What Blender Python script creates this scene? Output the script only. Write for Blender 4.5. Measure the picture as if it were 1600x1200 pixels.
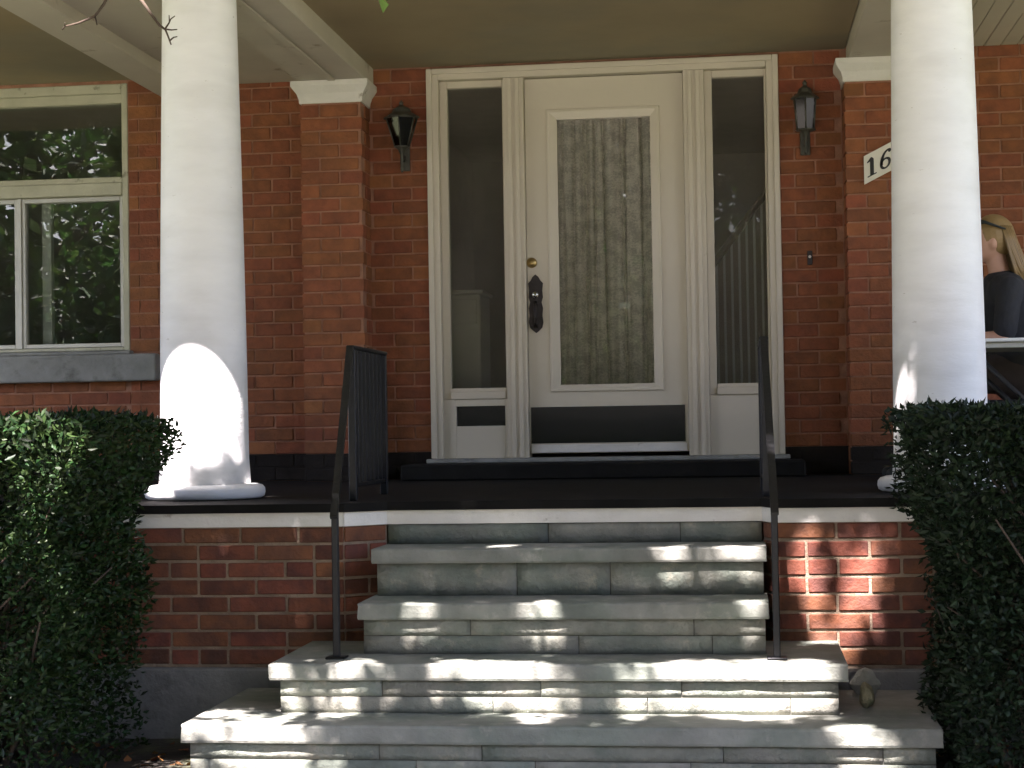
import bpy, bmesh, math, random
import numpy as np
from mathutils import Vector, Matrix, Euler

# ------------------------------------------------------------------ clear
for o in list(bpy.data.objects):
    bpy.data.objects.remove(o)
scene = bpy.context.scene
col = scene.collection
random.seed(7)
rng = np.random.default_rng(7)

# ------------------------------------------------------------------ camera
# world: X right, Y into the house (front wall plane Y=0), Z up from the porch floor, metres
CAM = Vector((1.6968, -9.6312, 0.2996))
YAW, PITCH, ROLL = 0.1283, 0.0234, 0.0163
fw = Vector((-math.sin(YAW)*math.cos(PITCH), math.cos(YAW)*math.cos(PITCH), math.sin(PITCH)))
rt = Vector((math.cos(YAW), math.sin(YAW), 0))
up = rt.cross(fw)
cxv = math.cos(ROLL)*rt - math.sin(ROLL)*up
cyv = math.sin(ROLL)*rt + math.cos(ROLL)*up
cam_d = bpy.data.cameras.new('camera')
cam = bpy.data.objects.new('camera', cam_d)
col.objects.link(cam)
m = Matrix((cxv, cyv, -fw)).transposed().to_4x4()
m.translation = CAM
cam.matrix_world = m
cam_d.sensor_width = 36
cam_d.lens = 36*2701.5/1600
cam_d.clip_start = 0.05
cam_d.clip_end = 2000
scene.camera = cam

# ------------------------------------------------------------------ light
SUN_EL, SUN_AZ = math.radians(58), math.radians(-9)      # azimuth from straight in front of the house, minus = left
SUN = Vector((math.sin(SUN_AZ)*math.cos(SUN_EL), -math.cos(SUN_AZ)*math.cos(SUN_EL), math.sin(SUN_EL)))
world = bpy.data.worlds.new('World')
scene.world = world
world.use_nodes = True
wn = world.node_tree
sky = wn.nodes.new('ShaderNodeTexSky')
sky.sky_type = 'NISHITA'
sky.sun_disc = False
sky.sun_elevation = SUN_EL
sky.sun_rotation = math.atan2(SUN.x, SUN.y)
sky.air_density = 1.0
sky.dust_density = 3.5
wn.links.new(sky.outputs[0], wn.nodes['Background'].inputs[0])
wn.nodes['Background'].inputs[1].default_value = 0.08
sun_d = bpy.data.lights.new('sun', 'SUN')
sun_d.energy = 5.0
sun_d.angle = math.radians(0.55)
sun_d.color = (1.0, 0.95, 0.86)
sun_o = bpy.data.objects.new('sun', sun_d)
sun_o.rotation_euler = (-SUN).to_track_quat('-Z', 'Y').to_euler()
sun_o.location = (0, -10, 14)
col.objects.link(sun_o)
scene.view_settings.view_transform = 'Standard'
scene.view_settings.look = 'None'
scene.view_settings.gamma = 1
scene.view_settings.exposure = 3.22
scene.view_settings.use_white_balance = True
scene.view_settings.white_balance_temperature = 6300
scene.view_settings.white_balance_tint = 24

# ------------------------------------------------------------------ materials
MATS = {}
def lin(r, g, b):
    def f(c):
        c /= 255
        return c/12.92 if c <= .04045 else ((c+.055)/1.055)**2.4
    return (f(r), f(g), f(b), 1)

def mat(name, color, rough=.7, var=0., var_scale=6., bump=0., bump_scale=40., color2=None, mix_scale=3., mix_lo=.45,
        mix_hi=.6, obj_random=0., island_random=0., metallic=0., spec=.5, hue=0., stretch=None, color3=None, c3_scale=14.,
        c3_lo=.62, c3_hi=.7, trans=0.):
    M = bpy.data.materials.new(name)
    M.use_nodes = True
    nt = M.node_tree
    N, L = nt.nodes, nt.links
    b = N['Principled BSDF']
    b.inputs['Roughness'].default_value = rough
    b.inputs['Metallic'].default_value = metallic
    b.inputs['Specular IOR Level'].default_value = spec
    tc = N.new('ShaderNodeTexCoord')
    co = tc.outputs['Object']
    if obj_random:
        # shift the pattern for each object, so that shared meshes do not repeat
        oi0 = N.new('ShaderNodeObjectInfo')
        sc = N.new('ShaderNodeVectorMath'); sc.operation = 'SCALE'; sc.inputs[3].default_value = 37.
        cmb = N.new('ShaderNodeCombineXYZ')
        for k in range(3): L.new(oi0.outputs['Random'], cmb.inputs[k])
        L.new(cmb.outputs[0], sc.inputs[0])
        ad = N.new('ShaderNodeVectorMath'); ad.operation = 'ADD'
        L.new(co, ad.inputs[0]); L.new(sc.outputs[0], ad.inputs[1])
        co = ad.outputs[0]
    if stretch:
        mp = N.new('ShaderNodeMapping')
        mp.inputs['Scale'].default_value = stretch
        L.new(co, mp.inputs[0]); co = mp.outputs[0]
    def noise(scale, detail=5, rough_=.55):
        n = N.new('ShaderNodeTexNoise')
        n.inputs['Scale'].default_value = scale
        n.inputs['Detail'].default_value = detail
        n.inputs['Roughness'].default_value = rough_
        L.new(co, n.inputs['Vector'])
        return n.outputs[0]
    def ramp(src, lo, hi):
        r = N.new('ShaderNodeMapRange')
        r.inputs[1].default_value = lo; r.inputs[2].default_value = hi
        L.new(src, r.inputs[0])
        return r.outputs[0]
    def mixc(fac, a, bb):
        x = N.new('ShaderNodeMix'); x.data_type = 'RGBA'
        L.new(fac, x.inputs[0])
        for s, v in ((6, a), (7, bb)):
            if isinstance(v, tuple): x.inputs[s].default_value = v
            else: L.new(v, x.inputs[s])
        return x.outputs[2]
    c = tuple(color)
    if color2 is not None:
        c = mixc(ramp(noise(mix_scale), mix_lo, mix_hi), c, tuple(color2))
    if color3 is not None:
        c = mixc(ramp(noise(c3_scale, 6, .65), c3_lo, c3_hi), c, tuple(color3))
    if var or obj_random or island_random or hue:
        h = N.new('ShaderNodeHueSaturation')
        if isinstance(c, tuple): h.inputs['Color'].default_value = c
        else: L.new(c, h.inputs['Color'])
        val = None
        if var:
            val = ramp(noise(var_scale), .3, .7)
            mm = N.new('ShaderNodeMapRange')
            mm.inputs[3].default_value = 1-var; mm.inputs[4].default_value = 1+var
            L.new(val, mm.inputs[0]); val = mm.outputs[0]
        rnd = None
        if obj_random:
            oi = N.new('ShaderNodeObjectInfo'); rnd = oi.outputs['Random']; amt = obj_random
        elif island_random:
            g = N.new('ShaderNodeNewGeometry'); rnd = g.outputs['Random Per Island']; amt = island_random
        if rnd is not None:
            mm = N.new('ShaderNodeMapRange')
            mm.inputs[3].default_value = 1-amt; mm.inputs[4].default_value = 1+amt
            L.new(rnd, mm.inputs[0])
            if val is None: val = mm.outputs[0]
            else:
                q = N.new('ShaderNodeMath'); q.operation = 'MULTIPLY'
                L.new(val, q.inputs[0]); L.new(mm.outputs[0], q.inputs[1]); val = q.outputs[0]
            if hue:
                wnz = N.new('ShaderNodeMath'); wnz.operation = 'MULTIPLY'; wnz.inputs[1].default_value = 7.31
                fr = N.new('ShaderNodeMath'); fr.operation = 'FRACT'
                L.new(rnd, wnz.inputs[0]); L.new(wnz.outputs[0], fr.inputs[0])
                mh = N.new('ShaderNodeMapRange')
                mh.inputs[3].default_value = .5-hue; mh.inputs[4].default_value = .5+hue
                L.new(fr.outputs[0], mh.inputs[0]); L.new(mh.outputs[0], h.inputs['Hue'])
        if val is not None: L.new(val, h.inputs['Value'])
        c = h.outputs[0]
    if isinstance(c, tuple): b.inputs['Base Color'].default_value = c
    else: L.new(c, b.inputs['Base Color'])
    if bump:
        bp = N.new('ShaderNodeBump')
        bp.inputs['Strength'].default_value = bump
        bp.inputs['Distance'].default_value = .02
        L.new(noise(bump_scale, 6, .6), bp.inputs['Height'])
        L.new(bp.outputs[0], b.inputs['Normal'])
    if trans:
        t = N.new('ShaderNodeBsdfTranslucent')
        if isinstance(c, tuple): t.inputs[0].default_value = c
        else: L.new(c, t.inputs[0])
        ms = N.new('ShaderNodeMixShader'); ms.inputs[0].default_value = trans
        L.new(b.outputs[0], ms.inputs[1]); L.new(t.outputs[0], ms.inputs[2])
        L.new(ms.outputs[0], N['Material Output'].inputs[0])
    MATS[name] = M
    return M

mat('wall_brick', (.235, .076, .027, 1), .82, var=.22, var_scale=14, bump=.35, bump_scale=55, obj_random=.11, hue=.006,
    color2=(.205, .066, .025, 1), mix_scale=9)
mat('wall_brick_joined', (.235, .076, .027, 1), .82, var=.22, var_scale=14, bump=.35, bump_scale=55, island_random=.20, hue=.010)
mat('dark_brick', (.020, .016, .013, 1), .85, spec=.2, var=.3, var_scale=9, bump=.3, bump_scale=55, obj_random=.15)  # much darker brick tone for the lowest courses
mat('wall_mortar', (.34, .17, .105, 1), .95, var=.25, var_scale=9, bump=.5, bump_scale=70)
mat('pier_brick', (.155, .049, .022, 1), .8, var=.25, var_scale=12, bump=.35, bump_scale=60, obj_random=.30, hue=.012,
    color2=(.100, .035, .020, 1), mix_scale=10)
mat('pier_brick_joined', (.155, .049, .022, 1), .8, var=.25, var_scale=12, bump=.35, bump_scale=60, island_random=.30, hue=.012)
mat('pier_mortar', (.24, .18, .125, 1), .95, var=.3, var_scale=11, bump=.5, bump_scale=80)
mat('white_column', (.78, .78, .765, 1), .55, var=.05, var_scale=4, bump=.14, bump_scale=11,
    color2=(.70, .695, .67, 1), mix_scale=2.2, mix_lo=.5, mix_hi=.75, stretch=(1, 1, 3.2), color3=(.46, .44, .39, 1), c3_scale=16, c3_lo=.68, c3_hi=.74)
mat('white_trim', (.66, .64, .58, 1), .6, var=.08, var_scale=5, bump=.25, bump_scale=30, color3=(.36, .33, .27, 1), c3_scale=9,
    c3_lo=.64, c3_hi=.72)
mat('cream_paint', (.57, .515, .405, 1), .5, var=.05, var_scale=3.5, bump=.10, bump_scale=18, color3=(.40, .35, .26, 1), c3_scale=7,
    c3_lo=.66, c3_hi=.78)
mat('door_paint', (.59, .537, .425, 1), .42, var=.035, var_scale=2, bump=.06, bump_scale=14)
mat('window_paint', (.46, .45, .33, 1), .6, var=.12, var_scale=6, bump=.22, bump_scale=30, color3=(.25, .24, .17, 1), c3_scale=11,
    c3_lo=.60, c3_hi=.68)
mat('aluminium', (.50, .49, .43, 1), .45, var=.08, metallic=.35)
mat('sill_stone', (.25, .255, .235, 1), .9, var=.2, var_scale=7, bump=.4, bump_scale=45, color3=(.13, .13, .115, 1), c3_scale=6,
    c3_lo=.55, c3_hi=.7)
mat('ceiling_brown', (.30, .24, .14, 1), .75, var=.10, var_scale=1.6, bump=.05, bump_scale=10, color2=(.25, .215, .14, 1),
    mix_scale=1.1)
mat('soffit_paint', (.50, .46, .375, 1), .7, var=.07, var_scale=2.2, bump=.08, bump_scale=14, color3=(.24, .20, .13, 1), c3_scale=5,
    c3_lo=.62, c3_hi=.75)
mat('floor_paint', (.008, .0075, .0065, 1), .85, spec=.15, var=.35, var_scale=5, bump=.12, bump_scale=30, color3=(.018, .017, .015, 1), c3_scale=6,
    c3_lo=.62, c3_hi=.72)
mat('step_dark', (.010, .0095, .008, 1), .85, spec=.2, var=.3, var_scale=6, bump=.2, bump_scale=40)
mat('concrete', (.20, .195, .175, 1), .95, var=.25, var_scale=5, bump=.5, bump_scale=35, color3=(.10, .095, .085, 1), c3_scale=4,
    c3_lo=.52, c3_hi=.68)
mat('tread_stone', (.235, .238, .205, 1), .88, var=.24, var_scale=6, bump=.35, bump_scale=38, color2=(.18, .20, .165, 1),
    mix_scale=2.6, color3=(.30, .295, .25, 1), c3_scale=11, c3_lo=.58, c3_hi=.7, obj_random=.05)
mat('riser_stone', (.225, .225, .185, 1), .9, var=.22, var_scale=9, bump=.6, bump_scale=34, color2=(.165, .185, .15, 1), mix_scale=4,
    color3=(.28, .265, .205, 1), c3_scale=13, c3_lo=.58, c3_hi=.7, obj_random=.16, hue=.015)
mat('step_mortar', (.10, .098, .080, 1), .95, var=.3, var_scale=10, bump=.4, bump_scale=60)
mat('iron', (.005, .0055, .007, 1), .42, var=.3, var_scale=20, bump=.15, bump_scale=60, spec=.35)
mat('lantern_metal', (.075, .075, .06, 1), .5, var=.3, var_scale=15, metallic=.5)
mat('bronze', (.030, .024, .022, 1), .42, var=.3, var_scale=25, metallic=.4, bump=.3, bump_scale=90)
mat('brass', (.42, .30, .12, 1), .35, metallic=.9)
mat('steel', (.55, .55, .52, 1), .25, metallic=1)
mat('black_glass', (.012, .012, .011, 1), .25)
mat('bulb_glass', (.45, .44, .40, 1), .15)
mat('sign_white', (.70, .67, .56, 1), .55, var=.05)
mat('sign_black', (.012, .011, .010, 1), .5)
mat('room_wall', (.50, .42, .34, 1), .9, var=.06)
mat('room_floor', (.10, .065, .04, 1), .6, var=.15)
mat('cabinet_paint', (.62, .60, .54, 1), .5)
mat('white_wood', (.75, .73, .68, 1), .5)
mat('soil', (.030, .024, .018, 1), .98, var=.5, var_scale=9, bump=.9, bump_scale=26, color3=(.055, .06, .025, 1), c3_scale=3,
    c3_lo=.5, c3_hi=.6)
mat('lawn', (.085, .098, .040, 1), .95, var=.3, var_scale=3, bump=.5, bump_scale=40)
mat('pale_concrete', (.42, .40, .35, 1), .9, var=.15, var_scale=2, bump=.2, bump_scale=30)
mat('asphalt', (.06, .06, .06, 1), .9, var=.2)
mat('bark', (.075, .058, .042, 1), .95, var=.3, var_scale=9, bump=.7, bump_scale=30, stretch=(1, 1, .25))
mat('twig', (.050, .034, .022, 1), .9, var=.2, var_scale=30)
mat('hedge_leaf', (.015, .034, .008, 1), .5, island_random=.6, hue=.035, trans=.15, spec=.25)
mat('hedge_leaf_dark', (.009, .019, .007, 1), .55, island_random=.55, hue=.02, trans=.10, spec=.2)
mat('tree_leaf', (.055, .105, .022, 1), .5, island_random=.4, hue=.02, trans=.2, spec=.3)
mat('street_leaf', (.05, .10, .022, 1), .6, island_random=.5, hue=.03, trans=.35)
mat('dry_leaf', (.20, .085, .028, 1), .9, island_random=.5, hue=.03)
mat('skin', (.52, .29, .20, 1), .55, var=.05)
mat('hair', (.26, .165, .062, 1), .5, island_random=.35)
mat('dark_shirt', (.020, .021, .024, 1), .9, var=.2, var_scale=15, bump=.3, bump_scale=40)
mat('dark_trousers', (.045, .032, .028, 1), .9, var=.2, var_scale=15)
mat('cap_cloth', (.012, .016, .016, 1), .7)
mat('table_white', (.74, .74, .71, 1), .4)
mat('chair_black', (.015, .015, .016, 1), .5)
mat('rubble', (.27, .25, .15, 1), .95, var=.3, var_scale=20, bump=.7, bump_scale=50, color3=(.13, .14, .07, 1), c3_scale=20, c3_lo=.5,
    c3_hi=.62)
mat('grass', (.030, .055, .014, 1), .8, island_random=.5, hue=.03)

def glass_mat(name, tint, boost=1.0, rough=.0):
    M = bpy.data.materials.new(name); M.use_nodes = True
    N, L = M.node_tree.nodes, M.node_tree.links
    N.remove(N['Principled BSDF'])
    t = N.new('ShaderNodeBsdfTransparent'); t.inputs[0].default_value = tint
    g = N.new('ShaderNodeBsdfGlossy'); g.inputs['Roughness'].default_value = rough
    # slight waviness of old float glass
    tc = N.new('ShaderNodeTexCoord'); nz = N.new('ShaderNodeTexNoise'); nz.inputs['Scale'].default_value = 3.
    bp = N.new('ShaderNodeBump'); bp.inputs['Strength'].default_value = .03; bp.inputs['Distance'].default_value = .02
    L.new(tc.outputs['Object'], nz.inputs['Vector']); L.new(nz.outputs[0], bp.inputs['Height']); L.new(bp.outputs[0], g.inputs['Normal'])
    f = N.new('ShaderNodeFresnel'); f.inputs[0].default_value = 1.52
    ml = N.new('ShaderNodeMath'); ml.operation = 'MULTIPLY'; ml.inputs[1].default_value = boost; ml.use_clamp = True
    L.new(f.outputs[0], ml.inputs[0])
    ms = N.new('ShaderNodeMixShader')
    L.new(ml.outputs[0], ms.inputs[0]); L.new(t.outputs[0], ms.inputs[1]); L.new(g.outputs[0], ms.inputs[2])
    L.new(ms.outputs[0], N['Material Output'].inputs[0])
    MATS[name] = M
glass_mat('glass', (.88, .91, .88, 1), 1.8)          # both faces of the pane reflect
glass_mat('door_glass', (.97, .97, .95, 1), 1.5)
glass_mat('sidelight_glass', (.88, .89, .85, 1), .55)
glass_mat('lantern_glass', (.16, .165, .14, 1), 1.2, .08)

def add_haze(name, amount, colour):  # mixes an uneven, pale diffuse haze into a pane's material
    nt = MATS[name].node_tree; N, L = nt.nodes, nt.links
    src = N['Material Output'].inputs[0].links[0].from_socket
    d = N.new('ShaderNodeBsdfDiffuse'); d.inputs[0].default_value = colour
    nz = N.new('ShaderNodeTexNoise'); nz.inputs['Scale'].default_value = 2.5; nz.inputs['Detail'].default_value = 4
    tc = N.new('ShaderNodeTexCoord'); L.new(tc.outputs['Object'], nz.inputs['Vector'])
    mr = N.new('ShaderNodeMapRange'); mr.inputs[1].default_value = .3; mr.inputs[2].default_value = .7
    mr.inputs[3].default_value = amount*.7; mr.inputs[4].default_value = amount*1.3; L.new(nz.outputs[0], mr.inputs[0])
    m2 = N.new('ShaderNodeMixShader'); L.new(mr.outputs[0], m2.inputs[0]); L.new(src, m2.inputs[1]); L.new(d.outputs[0], m2.inputs[2])
    L.new(m2.outputs[0], N['Material Output'].inputs[0])
add_haze('sidelight_glass', .11, (.38, .34, .29, 1))  # hazy light behind the sidelights, put into the glass colour
add_haze('glass', .03, (.4, .38, .33, 1))
def lace_mat():
    M = bpy.data.materials.new('lace'); M.use_nodes = True
    N, L = M.node_tree.nodes, M.node_tree.links
    b = N['Principled BSDF']; b.inputs['Base Color'].default_value = (.92, .89, .80, 1); b.inputs['Roughness'].default_value = .9
    tl = N.new('ShaderNodeBsdfTranslucent'); tl.inputs[0].default_value = (.85, .8, .68, 1)
    m0 = N.new('ShaderNodeMixShader'); m0.inputs[0].default_value = .3
    L.new(b.outputs[0], m0.inputs[1]); L.new(tl.outputs[0], m0.inputs[2])
    tr = N.new('ShaderNodeBsdfTransparent')
    tc = N.new('ShaderNodeTexCoord')
    n1 = N.new('ShaderNodeTexNoise'); n1.inputs['Scale'].default_value = 100; n1.inputs['Detail'].default_value = 3
    n2 = N.new('ShaderNodeTexNoise'); n2.inputs['Scale'].default_value = 16; n2.inputs['Detail'].default_value = 2
    L.new(tc.outputs['UV'], n1.inputs['Vector']); L.new(tc.outputs['UV'], n2.inputs['Vector'])
    a = N.new('ShaderNodeMath'); a.operation = 'ADD'
    L.new(n1.outputs[0], a.inputs[0]); L.new(n2.outputs[0], a.inputs[1])
    r = N.new('ShaderNodeMapRange'); r.inputs[1].default_value = .86; r.inputs[2].default_value = 1.16
    r.inputs[3].default_value = 1.0; r.inputs[4].default_value = .68
    L.new(a.outputs[0], r.inputs[0])
    ms = N.new('ShaderNodeMixShader')
    L.new(r.outputs[0], ms.inputs[0]); L.new(tr.outputs[0], ms.inputs[1]); L.new(m0.outputs[0], ms.inputs[2])
    L.new(ms.outputs[0], N['Material Output'].inputs[0])
    MATS['lace'] = M
lace_mat()

# ------------------------------------------------------------------ helpers
def link(name, me, material=None, parent=None):
    o = bpy.data.objects.new(name, me)
    col.objects.link(o)
    if material and not me.materials: me.materials.append(MATS[material])
    if parent: o.parent = parent
    return o
def tag(o, label=None, cat=None, group=None, kind=None):
    if label: o['label'] = label
    if cat: o['category'] = cat
    if group: o['group'] = group
    if kind: o['kind'] = kind
    return o
def thing(name, label, cat, loc=(0, 0, 0), group=None):
    o = bpy.data.objects.new(name, None)
    o.empty_display_size = .1
    col.objects.link(o)
    o.location = loc
    return tag(o, label, cat, group)

class MB:
    """collects shapes into one mesh; origin is subtracted so that a part can sit under its thing"""
    def __init__(s, origin=(0, 0, 0)):
        s.bm = bmesh.new(); s.o = Vector(origin)
    def box(s, x0, x1, y0, y1, z0, z1, bev=0., seg=1, rot=None, jit=0.):
        c = Vector(((x0+x1)/2, (y0+y1)/2, (z0+z1)/2)) - s.o
        M = Matrix.Translation(c)
        if rot is not None: M = M @ rot.to_4x4()
        M = M @ Matrix.Diagonal((x1-x0, y1-y0, z1-z0, 1))
        r = bmesh.ops.create_cube(s.bm, size=1, matrix=M)
        if jit:
            for v in r['verts']: v.co += Vector((random.uniform(-jit, jit), random.uniform(-jit, jit), random.uniform(-jit, jit)))
        if bev:
            es = list({e for v in r['verts'] for e in v.link_edges})
            bmesh.ops.bevel(s.bm, geom=es, offset=bev, segments=seg, affect='EDGES', profile=.5)
        return s
    def lathe(s, prof, center=(0, 0, 0), n=48, M=None, smooth=True):
        c = Vector(center) - s.o
        rings = []
        for r, z in prof:
            ring = []
            for k in range(n):
                a = 2*math.pi*k/n
                v = Vector((r*math.cos(a), r*math.sin(a), z))
                if M is not None: v = M @ v
                ring.append(s.bm.verts.new(v+c))
            rings.append(ring)
        for a, b in zip(rings[:-1], rings[1:]):
            for k in range(n):
                f = s.bm.faces.new((a[k], a[(k+1) % n], b[(k+1) % n], b[k])); f.smooth = smooth
        for ring, fl in ((rings[0], True), (rings[-1], False)):
            f = s.bm.faces.new(list(reversed(ring)) if fl else ring)
        return s
    def tube(s, pts, radii, n=8, smooth=True):
        pts = [Vector(p)-s.o for p in pts]
        if not hasattr(radii, '__len__'): radii = [radii]*len(pts)
        rings = []
        prev = None
        for i, p in enumerate(pts):
            d = (pts[min(i+1, len(pts)-1)]-pts[max(i-1, 0)]).normalized()
            if prev is None:
                a = d.orthogonal().normalized()
            else:
                a = (prev - d*prev.dot(d)).normalized()
            prev = a
            b = d.cross(a)
            rings.append([s.bm.verts.new(p+(a*math.cos(2*math.pi*k/n)+b*math.sin(2*math.pi*k/n))*radii[i]) for k in range(n)])
        for a, b in zip(rings[:-1], rings[1:]):
            for k in range(n):
                f = s.bm.faces.new((a[k], a[(k+1) % n], b[(k+1) % n], b[k])); f.smooth = smooth
        s.bm.faces.new(list(reversed(rings[0]))); s.bm.faces.new(rings[-1])
        return s
    def poly(s, pts, depth):
        """closed outline of 3D points extruded by the vector depth"""
        a = [s.bm.verts.new(Vector(p)-s.o) for p in pts]
        d = Vector(depth)
        b = [s.bm.verts.new(v.co+d) for v in a]
        s.bm.faces.new(a); s.bm.faces.new(list(reversed(b)))
        n = len(a)
        for k in range(n): s.bm.faces.new((a[k], b[k], b[(k+1) % n], a[(k+1) % n]))
        return s
    def grid(s, x0, x1, z0, z1, nx, nz, fn):
        uvl = s.bm.loops.layers.uv.verify()
        vs = [[s.bm.verts.new(fn(x0+(x1-x0)*i/nx, z0+(z1-z0)*j/nz)-s.o) for i in range(nx+1)] for j in range(nz+1)]
        for j in range(nz):
            for i in range(nx):
                f = s.bm.faces.new((vs[j][i], vs[j][i+1], vs[j+1][i+1], vs[j+1][i])); f.smooth = True
                for lp, (a, b) in zip(f.loops, ((i, j), (i+1, j), (i+1, j+1), (i, j+1))):
                    lp[uvl].uv = ((x0+(x1-x0)*a/nx), (z0+(z1-z0)*b/nz))
        return s
    def mesh(s, name='m'):
        bmesh.ops.recalc_face_normals(s.bm, faces=s.bm.faces)
        me = bpy.data.meshes.new(name); s.bm.to_mesh(me); s.bm.free()
        return me
    def build(s, name, material, parent=None, kind=None):
        o = link(name, s.mesh(name), material, parent)
        if kind: o['kind'] = kind
        return o
def part_box(name, material, parent, x0, x1, y0, y1, z0, z1, bev=.002, **k):
    """box part whose own origin is its centre; parent sits at world origin or is an Empty with a location"""
    c = Vector(((x0+x1)/2, (y0+y1)/2, (z0+z1)/2))
    b = MB(c); b.box(x0, x1, y0, y1, z0, z1, bev, **k)
    o = b.build(name, material, parent)
    off = wloc(parent) if parent else Vector()
    o.location = c-off
    return o
def wloc(o):
    v = Vector()
    while o: v += o.location; o = o.parent
    return v

def leaf_mesh(name, P, length, width, droop=.3, up_bias=0., out=None, out_w=0., fold=.25):
    """many leaf-sized folded diamonds (numpy)"""
    n = len(P)
    L = length*rng.uniform(.5, 1.5, n)[:, None]; W = width*rng.uniform(.7, 1.25, n)[:, None]
    a = rng.normal(size=(n, 3)); a[:, 2] = a[:, 2]*.7-droop
    if out is not None: a = a/np.linalg.norm(a, axis=1)[:, None]+out*out_w
    a /= np.linalg.norm(a, axis=1)[:, None]
    nn = rng.normal(size=(n, 3)); nn[:, 2] += up_bias
    s = np.cross(a, nn); s /= np.linalg.norm(s, axis=1)[:, None]+1e-9
    nm = np.cross(s, a)
    v0 = P; v2 = P+a*L
    mid = P+a*L*.45
    v1 = mid+s*W*.5+nm*W*fold; v3 = mid-s*W*.5+nm*W*fold
    V = np.stack([v0, v1, v2, v3], 1).reshape(-1, 3)
    i = np.arange(n)*4
    F = np.stack([np.stack([i, i+1, i+2], 1), np.stack([i, i+2, i+3], 1)], 1).reshape(-1, 3)
    me = bpy.data.meshes.new(name)
    me.vertices.add(len(V)); me.vertices.foreach_set('co', V.ravel())
    me.loops.add(F.size); me.loops.foreach_set('vertex_index', F.ravel())
    me.polygons.add(len(F)); me.polygons.foreach_set('loop_start', np.arange(len(F))*3)
    me.polygons.foreach_set('loop_total', np.full(len(F), 3))
    me.update(); me.validate()
    return me

# ------------------------------------------------------------------ ground
GROUND = -.93
def ground_z(x, y):
    t = min(max((-4.0-y)/5.0, 0), 1)
    h = GROUND-.30*t*t*(3-2*t)
    return h+.012*math.sin(x*2.3+y)*math.cos(y*3.1)
g = MB()
xs = [-400, -60, -20]+[-8+.5*i for i in range(33)]+[20, 60, 400]
ys = [-400, -80, -30]+[-14+.5*i for i in range(31)]+[8, 60, 400]
gv = [[g.bm.verts.new((x, y, ground_z(x, y) if abs(x) < 9 and y > -15 else (GROUND-.30 if y < -9 else GROUND))) for x in xs] for y in ys]
for j in range(len(ys)-1):
    for i in range(len(xs)-1):
        f = g.bm.faces.new((gv[j][i], gv[j][i+1], gv[j+1][i+1], gv[j+1][i])); f.smooth = True
tag(g.build('ground', 'lawn'), kind='structure')
def sheet(name, material, x0, x1, y0, y1, dz, nx=12, ny=24):
    mb = MB()
    mb.grid(x0, x1, y0, y1, nx, ny, lambda x, y: Vector((x, y, (ground_z(x, y) if abs(x) < 9 and y > -15 else GROUND-.30)+dz)))
    return tag(mb.build(name, material), kind='structure')
sheet('planting_bed', 'soil', -3.4, 4.9, -5.0, -2.9, .02, 30, 12)
sheet('path', 'pale_concrete', -.3, 2.3, -12.6, -3.9, .03)
sheet('pavement', 'pale_concrete', -60, 60, -14.4, -12.65, .034, 60, 2)
sheet('road', 'asphalt', -60, 60, -22, -14.8, .02, 60, 2)

# ------------------------------------------------------------------ house wall and bricks
house = thing('brick_house', 'red brick house front with cream framed entrance under the porch', 'house')
COURSE = .0752
WX0, WX1, WZ0, WZ1 = -3.45, -1.772, .765, 2.318      # window opening
DX0, DX1, DZ0, DZ1 = 0., 1.96, .10, 2.312            # entrance opening
wb = MB()
MY = .007
for (a, b, c, d) in ((-7, WX0, -.95, 5.2), (WX0, WX1, -.95, WZ0-.185), (WX0, WX1, WZ1, 5.2), (WX1, DX0, -.95, 5.2),
                     (DX0, DX1, -.95, DZ0), (DX0, DX1, DZ1, 5.2), (DX1, 7, -.95, 5.2)):
    wb.box(a, b, MY, .26, c, d)
wall = wb.build('wall', 'wall_mortar', house)
PIL_Y = -.22
PILS = ((-.688, -.338), (2.308, 2.658))
pil_parts = []
for (a, b) in PILS:
    p = MB(); p.box(a+.007, b-.007, PIL_Y+.007, .02, -.0, 2.13)
    pil_parts.append(p.build('pilaster', 'wall_mortar', house))

def brick_mesh(L, H, D, bev=.004, jit=.0012):
    b = MB(); b.box(-L/2, L/2, 0, D, -H/2, H/2, bev, 1, jit=jit)
    return b.mesh('brick')
BR_L, BR_H = .2155, .0655
br_variants = {}
def get_brick(L, H, D, key, material):
    k = (round(L, 3), key, random.randrange(3))
    if k not in br_variants:
        me = brick_mesh(L, H, D); me.materials.append(MATS[material]); br_variants[k] = me
    return br_variants[k]
cands = []      # (priority, x centre, z centre, length, y, parent)
def visible_zone(x, z):
    if z < .0 or z > 2.33: return 0
    if -1.60 < x < -1.10 and z > .05: return .3      # behind the column
    if x < -2.75 or x > 3.35: return .1
    if z < .32 and x < -1.0: return .2               # behind the hedge
    return 1.
def lay(x0, x1, z0, z1, y, parent, off=0., key='w', rows0=0):
    n = int(round((z1-z0)/COURSE))
    for r in range(n):
        zc = z0+(r+.5)*COURSE
        x = x0-(.1128 if (r+rows0) % 2 else 0.)-off
        while x < x1-.02:
            a, b = max(x, x0), min(x+.2255-.010, x1)
            if b-a > .035:
                cands.append((visible_zone((a+b)/2, zc)*(b-a), (a+b)/2, zc, round(b-a, 3), y, parent))
            x += .2255
zt = 31*COURSE
lay(-3.2, WX0+.0, 0, zt, 0, wall)
lay(WX0-.03, WX1+.0, 0, 8*COURSE-.02, 0, wall)
lay(WX1+.008, -.345, 0, zt, 0, wall, .05)
lay(-.345, -.008, 0, zt, 0, wall, .09)
lay(DX1+.008, 2.30, 0, zt, 0, wall, .03)
lay(2.665, 3.9, 0, zt, 0, wall, .07)
for (a, b), pp in zip(PILS, pil_parts):
    lay(a, b, 0, 28*COURSE+.02, PIL_Y, pp, .0, rows0=0)
cands.sort(key=lambda c: -c[0])
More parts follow.
